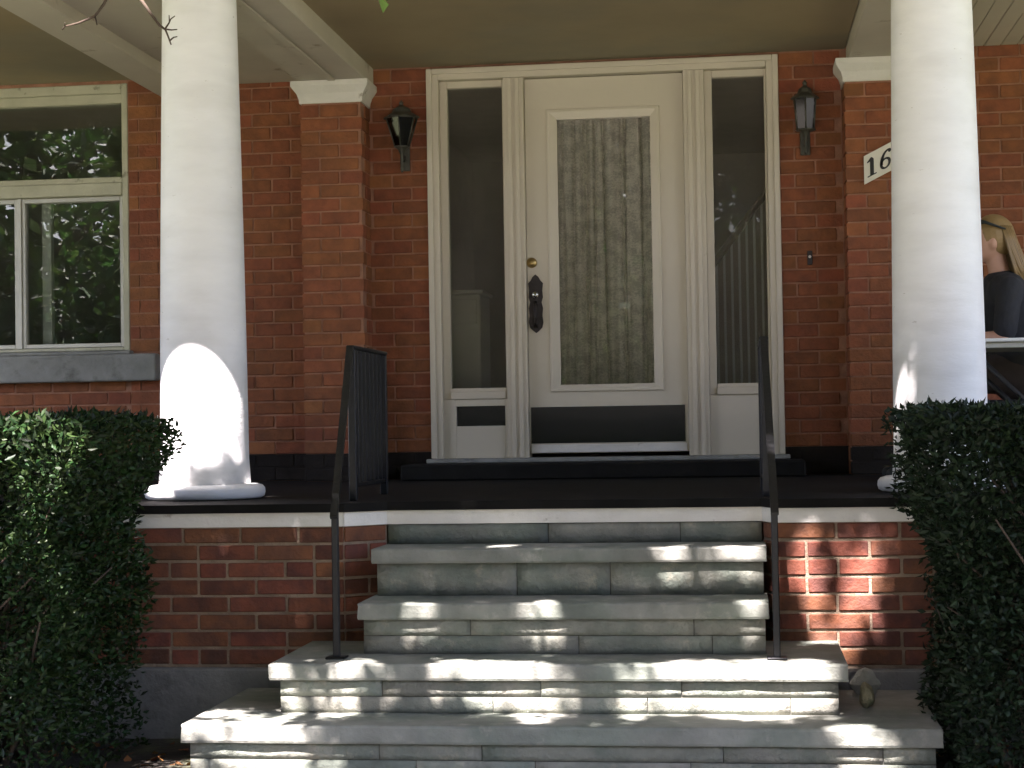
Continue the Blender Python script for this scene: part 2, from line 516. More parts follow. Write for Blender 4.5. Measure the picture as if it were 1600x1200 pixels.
for c in cands[:298]:
    _, x, z, L, y, parent = c
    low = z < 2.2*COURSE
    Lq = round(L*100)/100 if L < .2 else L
    o = link('brick', get_brick(L, BR_H, .09, 'base' if low else 'w', 'dark_brick' if low else 'wall_brick'), None, parent)
    o.location = (x, y+random.uniform(-.0015, .0015), z)
rest = MB()
restlow = MB()
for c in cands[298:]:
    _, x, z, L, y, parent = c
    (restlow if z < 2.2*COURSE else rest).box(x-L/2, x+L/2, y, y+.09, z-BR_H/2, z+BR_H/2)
tag(restlow.build('outlying_dark_bricks', 'dark_brick', house), kind='stuff')
# pilaster returns and the wall outside the frame
for (a, b) in PILS:
    for r in range(28):
        z = (r+.5)*COURSE
        L = .205 if r % 2 else .095
        for sx in (a-.001, b-.088):
            rest.box(sx, sx+.089, PIL_Y+.004 if False else PIL_Y+.095, PIL_Y+.095+min(L, .12), z-BR_H/2, z+BR_H/2)
for (x0, x1, z0, z1) in ((-6.5, -3.46, -.9, 5.0), (3.91, 6.5, -.9, 5.0), (-3.4, 3.9, 2.42, 5.0)):
    r = 0; z = z0
    while z < z1-.07:
        x = x0-(.11 if r % 2 else 0)
        while x < x1-.05:
            rest.box(max(x, x0), min(x+.2155, x1), 0, .05, z, z+BR_H)
            x += .2255
        z += COURSE; r += 1
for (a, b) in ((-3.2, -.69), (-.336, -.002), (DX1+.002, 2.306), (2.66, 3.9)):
    part_box('dark_base', 'dark_brick', house, a, b, .004, .012, .001, 2*COURSE+.002, 0)  # thin dark strip over the joints of the lowest courses
for (a, b) in PILS: part_box('dark_base', 'dark_brick', house, a+.003, b-.003, PIL_Y+.0035, PIL_Y+.012, .001, 2*COURSE+.002, 0)
tag(rest.build('outlying_bricks', 'wall_brick_joined', house), kind='stuff')

# pilaster capitals: painted cove blocks
for (a, b) in PILS:
    cp = MB(((a+b)/2, PIL_Y, 2.12))
    o_ = cp.o
    prof = [(.004, 2.112), (.006, 2.135), (.016, 2.165), (.038, 2.195), (.044, 2.205), (.044, 2.233)]
    rings = []
    for d, z in prof:
        rings.append([cp.bm.verts.new(Vector(q)-o_) for q in ((a-d, PIL_Y-d, z), (b+d, PIL_Y-d, z), (b+d, -.002, z), (a-d, -.002, z))])
    for r0, r1 in zip(rings[:-1], rings[1:]):
        for k in range(4): cp.bm.faces.new((r0[k], r0[(k+1) % 4], r1[(k+1) % 4], r1[k]))
    cp.bm.faces.new(list(reversed(rings[0]))); cp.bm.faces.new(rings[-1])
    c = cp.build('capital', 'white_trim', house); c.location = o_

# ------------------------------------------------------------------ rooms behind the glass
rm = MB()
def room(x0, x1, y0, y1, z0, z1):
    t = .05
    rm.box(x0-t, x0, y0, y1, z0, z1); rm.box(x1, x1+t, y0, y1, z0, z1); rm.box(x0-t, x1+t, y1, y1+t, z0-t, z1+t)
    rm.box(x0-t, x1+t, y0, y1, z1, z1+t)
room(-.5, 2.6, .262, 5.0, .10, 2.55)
room(-4.2, -.65, .262, 4.2, .10, 2.55)
rm.build('room_lining', 'room_wall', house)
rf = MB(); rf.box(-4.3, 2.7, .262, 5.05, .03, .098)
rf.build('room_floor', 'room_floor', house)

# ------------------------------------------------------------------ entrance: frame, sidelights, door
FY = -.028
frame = MB()
def moulded_v(mb, x0, x1, z0, z1, y):
    """vertical casing with a stepped face"""
    w = x1-x0
    mb.box(x0, x1, y, .10, z0, z1, .004, 2)
    mb.box(x0+w*.22, x1-w*.22, y-.012, y+.002, z0+.002, z1-.002, .004, 2)
door_frame = MB()
door_frame.box(0, .062, FY, .14, DZ0+.012, DZ1, .004, 2)
door_frame.box(1.898, 1.96, FY, .14, DZ0+.012, DZ1, .004, 2)
door_frame.box(.0625, 1.8975, FY+.001, .14, 2.252, DZ1-.001, .004, 2)
door_frame.box(-.004, .028, FY-.014, FY+.004, DZ0+.013, DZ1+.004, .005, 2)
door_frame.box(1.932, 1.964, FY-.014, FY+.004, DZ0+.013, DZ1+.004, .005, 2)
door_frame.box(.0285, 1.9315, FY-.0135, FY+.004, 2.284, DZ1+.004, .005, 2)
fo = door_frame.build('door_frame', 'cream_paint', house)
for (a, b) in ((.432, .546), (1.440, 1.556)):
    mu = MB(((a+b)/2, 0, 0))
    mu.box(a, b, FY+.006, .14, DZ0+.012, 2.2515, .003, 2)
    w = b-a
    mu.box(a+w*.20, a+w*.42, FY-.004, FY+.008, DZ0+.013, 2.2505, .004, 2)
    mu.box(a+w*.58, a+w*.80, FY-.004, FY+.008, DZ0+.013, 2.2505, .004, 2)
    mo = mu.build('mullion', 'cream_paint', fo); mo.location = ((a+b)/2, 0, 0)
# sill of the whole entrance
part_box('door_sill', 'sill_stone', house, -.03, 1.99, -.06, .20, .088, .1118, .004)

def sidelight(x0, x1, label_dark):
    sl = MB()
    gx0, gx1 = x0+.042, x1-.012
    gz0, gz1 = .508, 2.212
    # stop beads round the glass
    sl.box(x0, gx0, .022, .10, .446, 2.2515, .003, 2)
    sl.box(gx1, x1, .022, .10, .446, 2.2515, .003, 2)
    sl.box(gx0+.0005, gx1-.0005, .0225, .10, gz1, 2.2510, .003, 2)
    sl.box(gx0+.0005, gx1-.0005, .0, .10, .446, gz0-.02, .003, 2)
    sl.box(gx0+.0005, gx1-.0005, .018, .10, gz0-.02, gz0, .003, 2)
    so = sl.build('sidelight', 'cream_paint', house)
    part_box('glass_pane', 'sidelight_glass', so, gx0-.004, gx1+.004, .054, .060, gz0-.004, gz1+.004, 0)
    if label_dark:
        px0, px1, pz0, pz1 = .132, .412, .294, .406
        pl = MB()
        pl.box(x0, px0, .012, .10, .1125, .4455, .002); pl.box(px1, x1, .012, .10, .1125, .4455, .002)
        pl.box(px0+.0003, px1-.0003, .0125, .10, .1127, pz0, .002); pl.box(px0+.0003, px1-.0003, .0125, .10, pz1, .4453, .002)
        pl.build('lower_panel', 'door_paint', so)
        part_box('dark_inset', 'black_glass', so, px0-.002, px1+.002, .045, .055, pz0-.002, pz1+.002, 0)
    else:
        pl = MB()
        pl.box(x0, x1, .014, .10, .1125, .4455, .003)
        pl.build('lower_panel', 'door_paint', so)
    return so
sidelight(.0625, .4315, True)
sidelight(1.5565, 1.8975, False)

door = MB()
dx0, dx1, dz0, dz1 = .549, 1.437, .135, 2.247
gx0, gx1, gz0, gz1 = .729, 1.252, .518, 2.012
DY = .030
door.box(dx0, gx0, DY, DY+.045, dz0, dz1); door.box(gx1, dx1, DY, DY+.045, dz0, dz1)
door.box(gx0, gx1, DY, DY+.045, dz0, gz0); door.box(gx0, gx1, DY, DY+.045, gz1, dz1)
dob = door.build('front_door', 'door_paint', house)
bead = MB()
bz0, bz1, bx0, bx1 = .477, 2.070, .668, 1.306
def frame_ring(mb, x0, x1, z0, z1, ix0, ix1, iz0, iz1, yf, yi, yb):
    """sloping picture-frame moulding from outer rectangle at yf.. to inner rectangle at yi"""
    o = [(x0, yb, z0), (x1, yb, z0), (x1, yb, z1), (x0, yb, z1)]
    a = [(x0+.004, yf, z0+.004), (x1-.004, yf, z0+.004), (x1-.004, yf, z1-.004), (x0+.004, yf, z1-.004)]
    k = .018
    b = [(x0+k, yf, z0+k), (x1-k, yf, z0+k), (x1-k, yf, z1-k), (x0+k, yf, z1-k)]
    c = [(ix0, yi, iz0), (ix1, yi, iz0), (ix1, yi, iz1), (ix0, yi, iz1)]
    d = [(ix0, yb+.01, iz0), (ix1, yb+.01, iz0), (ix1, yb+.01, iz1), (ix0, yb+.01, iz1)]
    R = [[mb.bm.verts.new(Vector(q)-mb.o) for q in r] for r in (o, a, b, c, d)]
    for r0, r1 in zip(R[:-1], R[1:]):
        for i in range(4): mb.bm.faces.new((r0[i], r0[(i+1) % 4], r1[(i+1) % 4], r1[i]))
frame_ring(bead, bx0, bx1, bz0, bz1, gx0, gx1, gz0, gz1, DY-.016, DY-.004, DY+.001)
bead.build('glazing_bead', 'door_paint', dob)
part_box('glass_pane', 'door_glass', dob, gx0-.003, gx1+.003, DY+.018, DY+.023, gz0-.003, gz1+.003, 0)
part_box('kick_panel', 'black_glass', dob, .556, 1.418, DY-.004, DY+.001, .190, .394, .001)
part_box('door_sweep', 'white_trim', dob, .556, 1.428, DY-.009, DY+.001, .138, .182, .002)
# handle plate with a shaped outline, pull and thumb knob
pl = MB((.594, DY, .977))
hw, z0, z1 = .041, .811, 1.142
half = [(0, z0), (.016, z0+.012), (.034, z0+.03), (.041, z0+.06), (.036, z0+.10), (.040, z0+.14), (.032, .985), (.040, z1-.13), (.037, z1-.09),
        (.042, z1-.05), (.028, z1-.035), (.016, z1-.014), (0, z1)]
out = [(.594+a, DY-.009, z) for a, z in half]+[(.594-a, DY-.009, z) for a, z in reversed(half[1:-1])]
pl.poly(out, (0, .0085, 0))
hp = pl.build('handle_plate', 'bronze', dob); hp.location = (.594, DY, .977)
kn = MB((.594, DY, 1.02)); RX = Matrix.Rotation(math.radians(90), 3, 'X')
kn.lathe([(.008, .0), (.009, .012), (.017, .018), (.020, .026), (.016, .034), (.006, .038)], (.594, DY-.008, 1.025), 20, RX)
o = kn.build('door_knob', 'steel', dob); o.location = (.594, DY, 1.02)
gr = MB((.594, DY, .93)); gr.tube([(.594, DY-.006, .985), (.594, DY-.038, .972), (.594, DY-.045, .92), (.594, DY-.036, .862), (.594, DY-.006, .85)],
                                [.008, .009, .010, .009, .008], 10)
o = gr.build('pull_grip', 'bronze', dob); o.location = (.594, DY, .93)
lk = MB((.574, DY, 1.208)); lk.lathe([(.029, -.001), (.029, .007), (.024, .011), (.016, .012), (.014, .015), (.004, .015)], (.574, DY, 1.208), 28, RX)
o = lk.build('lock_cylinder', 'brass', dob); o.location = (.574, DY, 1.208)

# lace curtain behind the door glass
fold_x = np.cumsum(rng.uniform(.02, .06, 40)); 
def curt(x, z):
    t = (x-gx0)/(gx1-gx0); h = (z-gz0)/(gz1-gz0)
    amp = .011*(1-.25*h)
    y = amp*(math.sin(t*34+1.5*math.sin(t*9))+.7*math.sin(t*62+1.2*h)+.5*math.sin(t*15))
    for ti, wd in ((.16, .014), (.31, .024), (.38, .010), (.49, .016), (.66, .022), (.73, .010), (.90, .014)):
        y += .038*(1-.3*abs(h-.5))*math.exp(-((t-ti-.02*(1-h)*math.sin(ti*40))/wd)**2)
    return Vector((x+.006*math.sin(t*30+h*2), .088+y, z))
cu = MB((.99, .12, .5)); cu.grid(gx0-.03, gx1+.03, gz0-.02, gz1+.01, 260, 24, curt)
cuo = cu.build('lace_curtain', 'lace'); cuo.location = (.99, .12, .5)
tag(cuo, 'gathered lace curtain hanging behind the glass of the front door', 'curtain')

# hall cabinet and staircase balustrade seen dimly through the sidelights
cab = thing('hall_cabinet', 'pale cabinet standing inside behind the sidelight with the dark inset', 'cabinet', (-.1, .75, .10))
part_box('carcass', 'cabinet_paint', cab, -.42, .20, .55, .95, .10, 1.08, .006)
part_box('top_board', 'cabinet_paint', cab, -.44, .22, .53, .96, 1.081, 1.105, .004)
part_box('drawer_front', 'cabinet_paint', cab, -.40, .18, .538, .5495, .90, 1.05, .004)
bal = thing('stair_balustrade', 'white spindles of the staircase seen inside through the sidelight glass', 'balustrade', (1.75, .5, .10))
for k in range(8):
    x = 1.56+.044*k
    part_box('spindle', 'white_wood', bal, x-.007, x+.007, .493, .507, .101, 1.16+.058*k, .002)
hr = MB((1.75, .5, .1)); hr.tube([(1.50, .5, 1.10), (2.02, .5, 1.785)], .022, 10)
hr.build('handrail', 'room_floor', bal)

# ------------------------------------------------------------------ window at left
win = MB()
wy = .0
# outer box frame
win.box(WX0, WX0+.06, wy, .14, WZ0, WZ1, .004); win.box(WX1-.036, WX1, wy, .14, WZ0, WZ1, .004)
win.box(WX0+.0605, WX1-.0365, wy+.001, .14, 2.262, WZ1-.001, .004); win.box(WX0+.0605, WX1-.0365, wy+.001, .14, WZ0+.001, WZ0+.02, .003)
win.box(WX0+.0605, WX1-.0365, wy+.012, .14, 2.206, 2.2615, .004)
win.box(WX0+.0605, WX1-.0365, wy-.006, .14, 1.668, 1.742, .005)
win.box(WX0+.0605, WX1-.0365, wy+.010, .14, 1.7425, 1.776, .004)
wo = win.build('window', 'window_paint', house)
sash = MB()
for (a, b) in ((WX0+.062, -2.452), (-2.430, WX1-.038)):
    sash.box(a, a+.020, .028, .075, .788, 1.667, .002); sash.box(b-.024, b, .028, .075, .788, 1.667, .002)
    sash.box(a+.0203, b-.0243, .0282, .0748, 1.640, 1.6665, .002); sash.box(a+.0203, b-.0243, .0282, .0748, .7885, .812, .002)
sash.box(-2.4515, -2.4305, .016, .078, .787, 1.6675, .002)
sash.build('sash', 'aluminium', wo)
part_box('glass_pane', 'glass', wo, WX0+.055, -2.448, .048, .053, .80, 1.655, 0)
part_box('glass_pane', 'glass', wo, -2.434, WX1-.05, .056, .061, .80, 1.655, 0)
tp = part_box('glass_pane', 'glass', wo, WX0+.055, WX1-.032, .060, .065, 1.77, 2.21, 0)
tp.rotation_euler = (math.radians(1.6), 0, 0)
inn = MB(); inn.box(WX0, WX1, .17, .40, .74, .775, .004); inn.box(-2.36, -2.30, .15, .19, .776, 1.70, .004)
inn.build('inner_stool', 'white_wood', wo)
sl = MB(); sl.box(WX0-.15, -1.592, -.075, .13, .585, .742, .012, 2); sl.box(WX0-.02, WX1+.02, -.05, .13, .7425, .762, .004)
sl.build('window_sill', 'sill_stone', wo)

# ------------------------------------------------------------------ porch
porch = thing('brick_porch', 'brick based porch with dark floor, white edge and painted ceiling', 'porch', (0, 0, 0))
PY, RY = -2.96, -2.841
FL = -.030
flo = MB()
# plan outline of the floor with the splayed stair recess
def plan(o):
    return [(-6, .0), (-6, PY-o), (.160+o*.3, PY-o), (.309+o*.3, RY-o), (1.793-o*.3, RY-o), (1.832-o*.3, PY-o), (6, PY-o), (6, .0)]
flo.poly([(x, y, -.034) for x, y in plan(.018)], (0, 0, .034))
flo.build('floor', 'floor_paint', porch)
fas = MB()
pl_ = plan(.0)[1:-1]
for (x0, y0), (x1, y1) in zip(pl_[:-1], pl_[1:]):
    d = Vector((x1-x0, y1-y0, 0)); n = Vector((-d.y, d.x, 0)).normalized()
    q = [Vector((x0, y0, 0)), Vector((x1, y1, 0)), Vector((x1, y1, 0))+n*.03, Vector((x0, y0, 0))+n*.03]
    e = -.090
    fas.poly([(v.x-n.x*.004, v.y-n.y*.004, e) for v in q], (0, 0, .0545))
fas.build('fascia', 'white_trim', porch)
# door step slab on the floor
part_box('door_step', 'step_dark', porch, -.12, 2.06, -.36, -.002, .001, .087, .008)

# brick base walls (mortar body) with single bricks
PC, PB = .0685, -.676
bw = MB()
def wall_prism(mb, pts, z0, z1):
    mb.poly([(x, y, z0) for x, y in pts], (0, 0, z1-z0))
RZ = .006
wall_prism(bw, [(-6, PY+RZ), (.160-.004, PY+RZ), (.309-.004, RY+RZ), (.309-.004, -2.3), (-6, -2.3)], PB, -.0905)
wall_prism(bw, [(6, PY+RZ), (1.832+.004, PY+RZ), (1.793+.004, RY+RZ), (1.793+.004, -2.3), (6, -2.3)], PB, -.0905)
wall_prism(bw, [(.31, RY+.05), (1.79, RY+.05), (1.79, -2.3), (.31, -2.3)], -.95, -.0905)
bwo = bw.build('base_wall', 'pier_mortar', porch)
fnd = MB(); fnd.box(-6, .10, PY-.035, -2.5, -1.1, -.645, .006); fnd.box(1.86, 6, PY-.035, -2.5, -1.1, -.645, .006)
fnd.build('foundation', 'concrete', porch)
pb_var = {}
def pier_brick(L):
    k = (round(L, 3), random.randrange(3))
    if k not in pb_var:
        me = brick_mesh(L, .0575, .08, .0035, .0012); me.materials.append(MATS['pier_brick']); pb_var[k] = me
    return pb_var[k]
far = MB()
rows = 9
for r in range(rows):
    zt_ = -.0945-r*PC; zc = zt_-.0575/2
    if zc-.029 < -.65: continue
    head_row = r in (2, 7)
    # left: from the corner leftwards
    for side in (-1, 1):
        x = .156 if side < 0 else 1.836
        k = 0
        step0 = .1125 if (r % 2) else .2255
        if head_row: step0 = .1125
        L = step0 if not (side < 0 and r == 0) else .175
        lim = -1.35 if side < 0 else 3.0
        while (x > -5.8 if side < 0 else x < 5.8):
            a, b = (x-L, x) if side < 0 else (x, x+L)
            if (side < 0 and a > lim) or (side > 0 and b < lim):
                o = link('brick', pier_brick(L), None, bwo)
                o.location = ((a+b)/2, PY+random.uniform(-.0015, .0015), zc+random.uniform(-.001, .001))
                o.rotation_euler = (0, random.uniform(-.004, .004), random.uniform(-.004, .004))
            else:
                far.box(a, b, PY, PY+.08, zc-.0287, zc+.0287)
            x = x-L-.0105 if side < 0 else x+L+.0105
            k += 1
            L = .2255
            if head_row and k in (1, 3, 4): L = .1075
    # splayed return at the left of the stairs
    ang = math.atan2(RY-PY, .309-.160)
    d = Vector((math.cos(ang), math.sin(ang), 0))
    for (t0, t1) in (((.004, .105), (.115, .188)) if r % 2 else ((.004, .185),)):
        c = Vector((.160, PY, zc))+d*(t0+t1)/2
        o = link('brick', pier_brick(t1-t0), None, bwo); o.location = c; o.rotation_euler = (0, 0, ang)
    ang2 = math.atan2(RY-PY, 1.793-1.832)
    d2 = Vector((math.cos(ang2), math.sin(ang2), 0))
    o = link('brick', pier_brick(.115), None, bwo); o.location = Vector((1.832, PY, zc))+d2*.063; o.rotation_euler = (0, 0, ang2+math.pi)
tag(far.build('outlying_bricks', 'pier_brick_joined', porch), kind='stuff')

# ceiling, dropped soffits, beams, roof
TZ = 2.335
ce = MB()
ce.box(-6, -1.58, -2.0, -.002, TZ, TZ+.03); ce.box(-.32, 2.33, -2.0, -.002, TZ+.0004, TZ+.0304)
ce.build('ceiling', 'ceiling_brown', porch)
so_ = MB(); so_.box(-1.345, -.74, -2.6, -.0025, 2.285, 2.36)
so_.build('soffit_panel', 'soffit_paint', porch)
part_box('beam', 'soffit_paint', porch, -1.56, -1.346, -2.6, -.003, 2.222, 2.40, .006)
ba = MB(); ba.box(-.699, -.312, -2.2, -.003, 2.236, 2.41, .006); ba.box(-.52, -.475, -2.2, -.003, 2.226, 2.2355, .004)
ba.box(-.735, -.6995, -2.2, -.003, 2.26, 2.40, .008)
ba.build('beam', 'soffit_paint', porch)
part_box('beam', 'soffit_paint', porch, 2.336, 2.72, -2.2, -.003, 2.236, 2.41, .006)
for k in range(12):
    x = 2.7205+.089*k
    part_box('ceiling_board', 'soffit_paint', porch, x, x+.0862, -2.2, -.003, 2.318+random.uniform(-.001, .001), 2.36, .003)
part_box('ceiling_board', 'soffit_paint', porch, 3.79, 6, -2.2, -.003, 2.318, 2.36, .003)
part_box('ceiling_edge_board', 'soffit_paint', porch, -6, 6, -2.1795, -2.16, 2.42, 3.01, .003)
part_box('front_beam', 'white_column', porch, -6, 6, -2.60, -2.18, 2.66, 3.0, .008)
prof_t = math.tan(SUN_EL)/math.cos(SUN_AZ)
EYG = -2.567-(3.03-.635)/prof_t
EY = EYG+.10
rfm = MB(); rfm.poly([(-6.3, EY, 3.01), (-6.3, EY, 3.16), (-6.3, .0, 4.0), (-6.3, .0, 3.03), (-6.3, -2.19, 3.02)], (12.6, 0, 0))
rfm.build('porch_roof', 'soffit_paint', porch)
gt = MB(); gt.box(-6.3, 6.3, EY-.10, EY-.002, 3.03, 3.15, .02, 2)
gt.build('gutter', 'white_trim', porch)

# ------------------------------------------------------------------ columns
def column(x, label):
    t = thing('porch_column', label, 'column', (x, -2.38, .0005), 'white round columns of the porch')
    b = MB()
    prof = [(.186, .0), (.240, .002), (.254, .010), (.258, .026), (.256, .044), (.246, .056), (.226, .062), (.206, .064)]
    b.lathe(prof, n=64)
    b.build('base', 'white_column', t)
    s = MB()
    P = []
    for k in range(25):
        h = k/24; z = .0645+h*(2.610-.0645)
        r = .190-.040*(h**1.35)
        if k == 0: r = .197
        P.append((r, z))
    s.lathe(P, n=72)
    s.build('shaft', 'white_column', t)
    c = MB()
    c.lathe([(.156, 2.6105), (.168, 2.614), (.168, 2.620), (.16, 2.623), (.19, 2.634)], n=48)
    c.box(-.2, .2, -.2, .2, 2.6345, 2.6595, .004)
    c.build('column_capital', 'white_column', t)
    return t
column(-.583, 'white round porch column standing beside the window, sunlit near its foot')
column(2.528, 'white round porch column standing beside the house number sign')

# ------------------------------------------------------------------ stone steps
steps = thing('stone_steps', 'weathered grey stone steps leading up to the porch in dappled sunlight', 'steps', (0, 0, 0))
SH = [  # tread top z, slab bottom z, slab front y, slab x0, x1, riser y below it, riser x0, x1
    (-.170, -.225, -3.122, .303, 1.800, -3.097, .318, 1.790),
    (-.350, -.410, -3.377, .304, 1.801, -3.352, .318, 1.790),
    (-.539, -.597, -3.614, .030, 2.062, -3.589, .064, 2.030),
    (-.7155, -.777, -3.851, -.217, 2.347, -3.826, -.196, 2.326)]
def rough_slab(x0, x1, y0, y1, z0, z1, name, material, parent, amp=.004, seg=.07):
    """bevelled slab with a slightly worn, uneven outline"""
    c = Vector(((x0+x1)/2, (y0+y1)/2, (z0+z1)/2))
    mb = MB(c)
    n = max(2, int((x1-x0)/seg))
    e = .008
    ph = random.uniform(0, 9)
    def w(x, k): return amp*(math.sin(x*11+ph+k)+.6*math.sin(x*27+2*ph+k*3)+random.uniform(-.5, .5))*.6
    rings = []
    for i in range(n+1):
        x = x0+(x1-x0)*i/n
        f, t = w(x, 0), w(x, 2)*.45
        pts = [(x, y1, z0), (x, y0+e*.4+f, z0), (x, y0+f, z0+e), (x, y0+f*1.1, z1-e+t), (x, y0+e*.5+f, z1-e*.35+t), (x, y0+e*1.4+f, z1+t), (x, y1, z1)]
        if i in (0, n): pts = [(x+random.uniform(-.003, .003), p[1], p[2]) for p in pts]
        rings.append([mb.bm.verts.new(Vector(p)-c) for p in pts])
    m_ = len(rings[0])
    for a, b in zip(rings[:-1], rings[1:]):
        for k in range(m_): mb.bm.faces.new((a[k], b[k], b[(k+1) % m_], a[(k+1) % m_]))
    mb.bm.faces.new(rings[0]); mb.bm.faces.new(list(reversed(rings[-1])))
    o = mb.build(name, material, parent); o.location = c
    return o
prev_r = RY
riser_specs = [(-.170, -.0915, RY, .312, 1.790)]
for i, (zt_, zb_, yf_, x0, x1, ry, rx0, rx1) in enumerate(SH):
    back = prev_r+.06
    if i == 3: back = -3.02
    if i == 2: back = -2.965
    rough_slab(x0, x1, yf_, back, zb_, zt_, 'tread', 'tread_stone', steps)
    nz = SH[i+1][0] if i < 3 else -1.00
    riser_specs.append((nz, zb_, ry, rx0, rx1))
    prev_r = ry
for i, (z0, z1, y, x0, x1) in enumerate(riser_specs):
    core = MB(((x0+x1)/2, y, z0)); core.box(x0+.004, x1-.004, y+.010, y+.35 if i < 3 else y+.3, z0-.02, z1-.0005)
    ro = core.build('riser', 'step_mortar', steps); ro.location = ((x0+x1)/2, y, z0)
    H = z1-z0
    nr = 1 if (H < .1 or i == 1) else (2 if H < .2 else 4)
    hs = [H/nr*random.uniform(.9, 1.1) for _ in range(nr)]
    hs = [h*H/sum(hs) for h in hs]
    z = z0
    for h in hs:
        x = x0
        while x < x1-.001:
            L = random.uniform(.35, .85)
            if x1-(x+L) < .16: L = x1-x
            zz0, zz1 = z+.0014, z+h-.0014
            yy = y+random.uniform(-.002, .002)
            mb = MB(((x+L/2), y, (zz0+zz1)/2))
            c = mb.o.copy()
            # rock faced block: front grid with relief
            nx_, nz_ = max(3, int(L/.05)), 3
            fr = [[mb.bm.verts.new(Vector((x+.0016+(L-.0032)*a/nx_, yy+(.003 if a in (0, nx_) or b in (0, nz_) else random.uniform(-.0016, .0012)),
                                          zz0+(zz1-zz0)*b/nz_))-c) for a in range(nx_+1)] for b in range(nz_+1)]
            for b in range(nz_):
                for a in range(nx_):
                    mb.bm.faces.new((fr[b][a], fr[b][a+1], fr[b+1][a+1], fr[b+1][a])).smooth = True
            rim = [fr[0][a] for a in range(nx_+1)]+[fr[b][nx_] for b in range(1, nz_+1)]+[fr[nz_][a] for a in range(nx_-1, -1, -1)]+[fr[b][0] for b in range(nz_-1, 0, -1)]
            bk = [mb.bm.verts.new(Vector((v.co.x, y+.08-c.y, v.co.z))) for v in rim]
            n_ = len(rim)
            for k in range(n_): mb.bm.faces.new((rim[k], bk[k], bk[(k+1) % n_], rim[(k+1) % n_]))
            so2 = mb.build('stone', 'riser_stone', ro)
            so2.location = c-wloc(ro)
            x += L
        z += h

# loose stones on the lowest tread beside the stair
def rock(name, loc, sz, label, seed, material='rubble'):
    r = random.Random(seed)
    bm = bmesh.new(); bmesh.ops.create_icosphere(bm, subdivisions=3, radius=1)
    for v in bm.verts:
        d = 1+.09*math.sin(v.co.x*4+seed)+.08*math.sin(v.co.y*5+seed*2)+.07*math.sin(v.co.z*6+seed)+r.uniform(-.035, .035)
        v.co = Vector((v.co.x*sz[0]*d, v.co.y*sz[1]*d, max(v.co.z*d, -.8)*sz[2]))
    zmin = min(v.co.z for v in bm.verts)
    for v in bm.verts: v.co.z -= zmin
    me = bpy.data.meshes.new(name); bm.to_mesh(me); bm.free()
    o = link(name, me, material); o.location = loc
    return tag(o, label, 'stone')
rock('loose_stone', (2.135, -3.42, -.715), (.026, .035, .046), 'yellowish upright stone on the lowest step beside the brick base', 3)
rock('loose_stone', (2.15, -3.13, -.715), (.055, .045, .050), 'greyish rubble lump against the brick base beside the steps', 14, 'riser_stone')

# ------------------------------------------------------------------ iron railings
def railing(x, lx, label):
    t = thing('iron_railing', label, 'railing', (x, -2.2, .0005), 'iron railings beside the steps')
    bx, by = x, -2.2
    top = .615
    Y0, Y1, Y2 = -2.12, -2.74, -3.47
    o0 = (x, -2.2, .0005)
    def P(name, mb): return mb.build(name, 'iron', t)
    def mb(): return MB(o0)
    b = mb(); b.box(x-.016, x+.016, Y0-.016, Y0+.016, .001, top, .003); P('post', b)
    b = mb(); b.box(x-.016, x+.016, Y1-.016, Y1+.016, .001, top, .003); P('post', b)
    b = mb(); b.box(lx-.012, lx+.012, Y2-.012, Y2+.012, -.5385, -.005, .003); P('post', b)
    b = mb(); b.box(lx-.035, lx+.035, Y2-.035, Y2+.035, -.5385, -.531, .002); P('foot_plate', b)
    b = mb(); b.box(x-.017, x+.017, Y1-.03, Y0+.03, top+.0005, top+.016, .004); P('top_rail', b)
    b = mb(); b.box(x-.010, x+.010, Y1+.016, Y0-.016, .055, .070, .002); P('bottom_rail', b)
    # sloping handrail down to the short post
    b = mb()
    A = Vector((x, Y1-.031, top+.008)); B = Vector((lx, Y2, .012))
    d = (B-A).normalized(); s = Vector((1, 0, 0)); n = d.cross(s).normalized()
    w, h = .014, .006
    E_ = B+d*.06
    vs = []
    for q in (A, E_):
        for a_, c_ in ((-w, -h), (w, -h), (w, h), (-w, h)): vs.append(b.bm.verts.new(q+s*a_+n*c_-b.o))
    for k in range(4): b.bm.faces.new((vs[k], vs[(k+1) % 4], vs[4+(k+1) % 4], vs[4+k]))
    b.bm.faces.new(vs[:4]); b.bm.faces.new(list(reversed(vs[4:])))
    P('handrail', b)
    n_b = 7
    for k in range(n_b):
        y = Y0+(Y1-Y0)*(k+1)/(n_b+1)
        b = mb(); b.box(x-.0075, x+.0075, y-.0075, y+.0075, .0705, top, .0015); P('baluster', b)
    return t
railing(.152, .245, 'dark iron railing beside the white column with the sunlit foot')
railing(1.812, 1.825, 'dark iron railing in front of the plain lower sidelight panel')

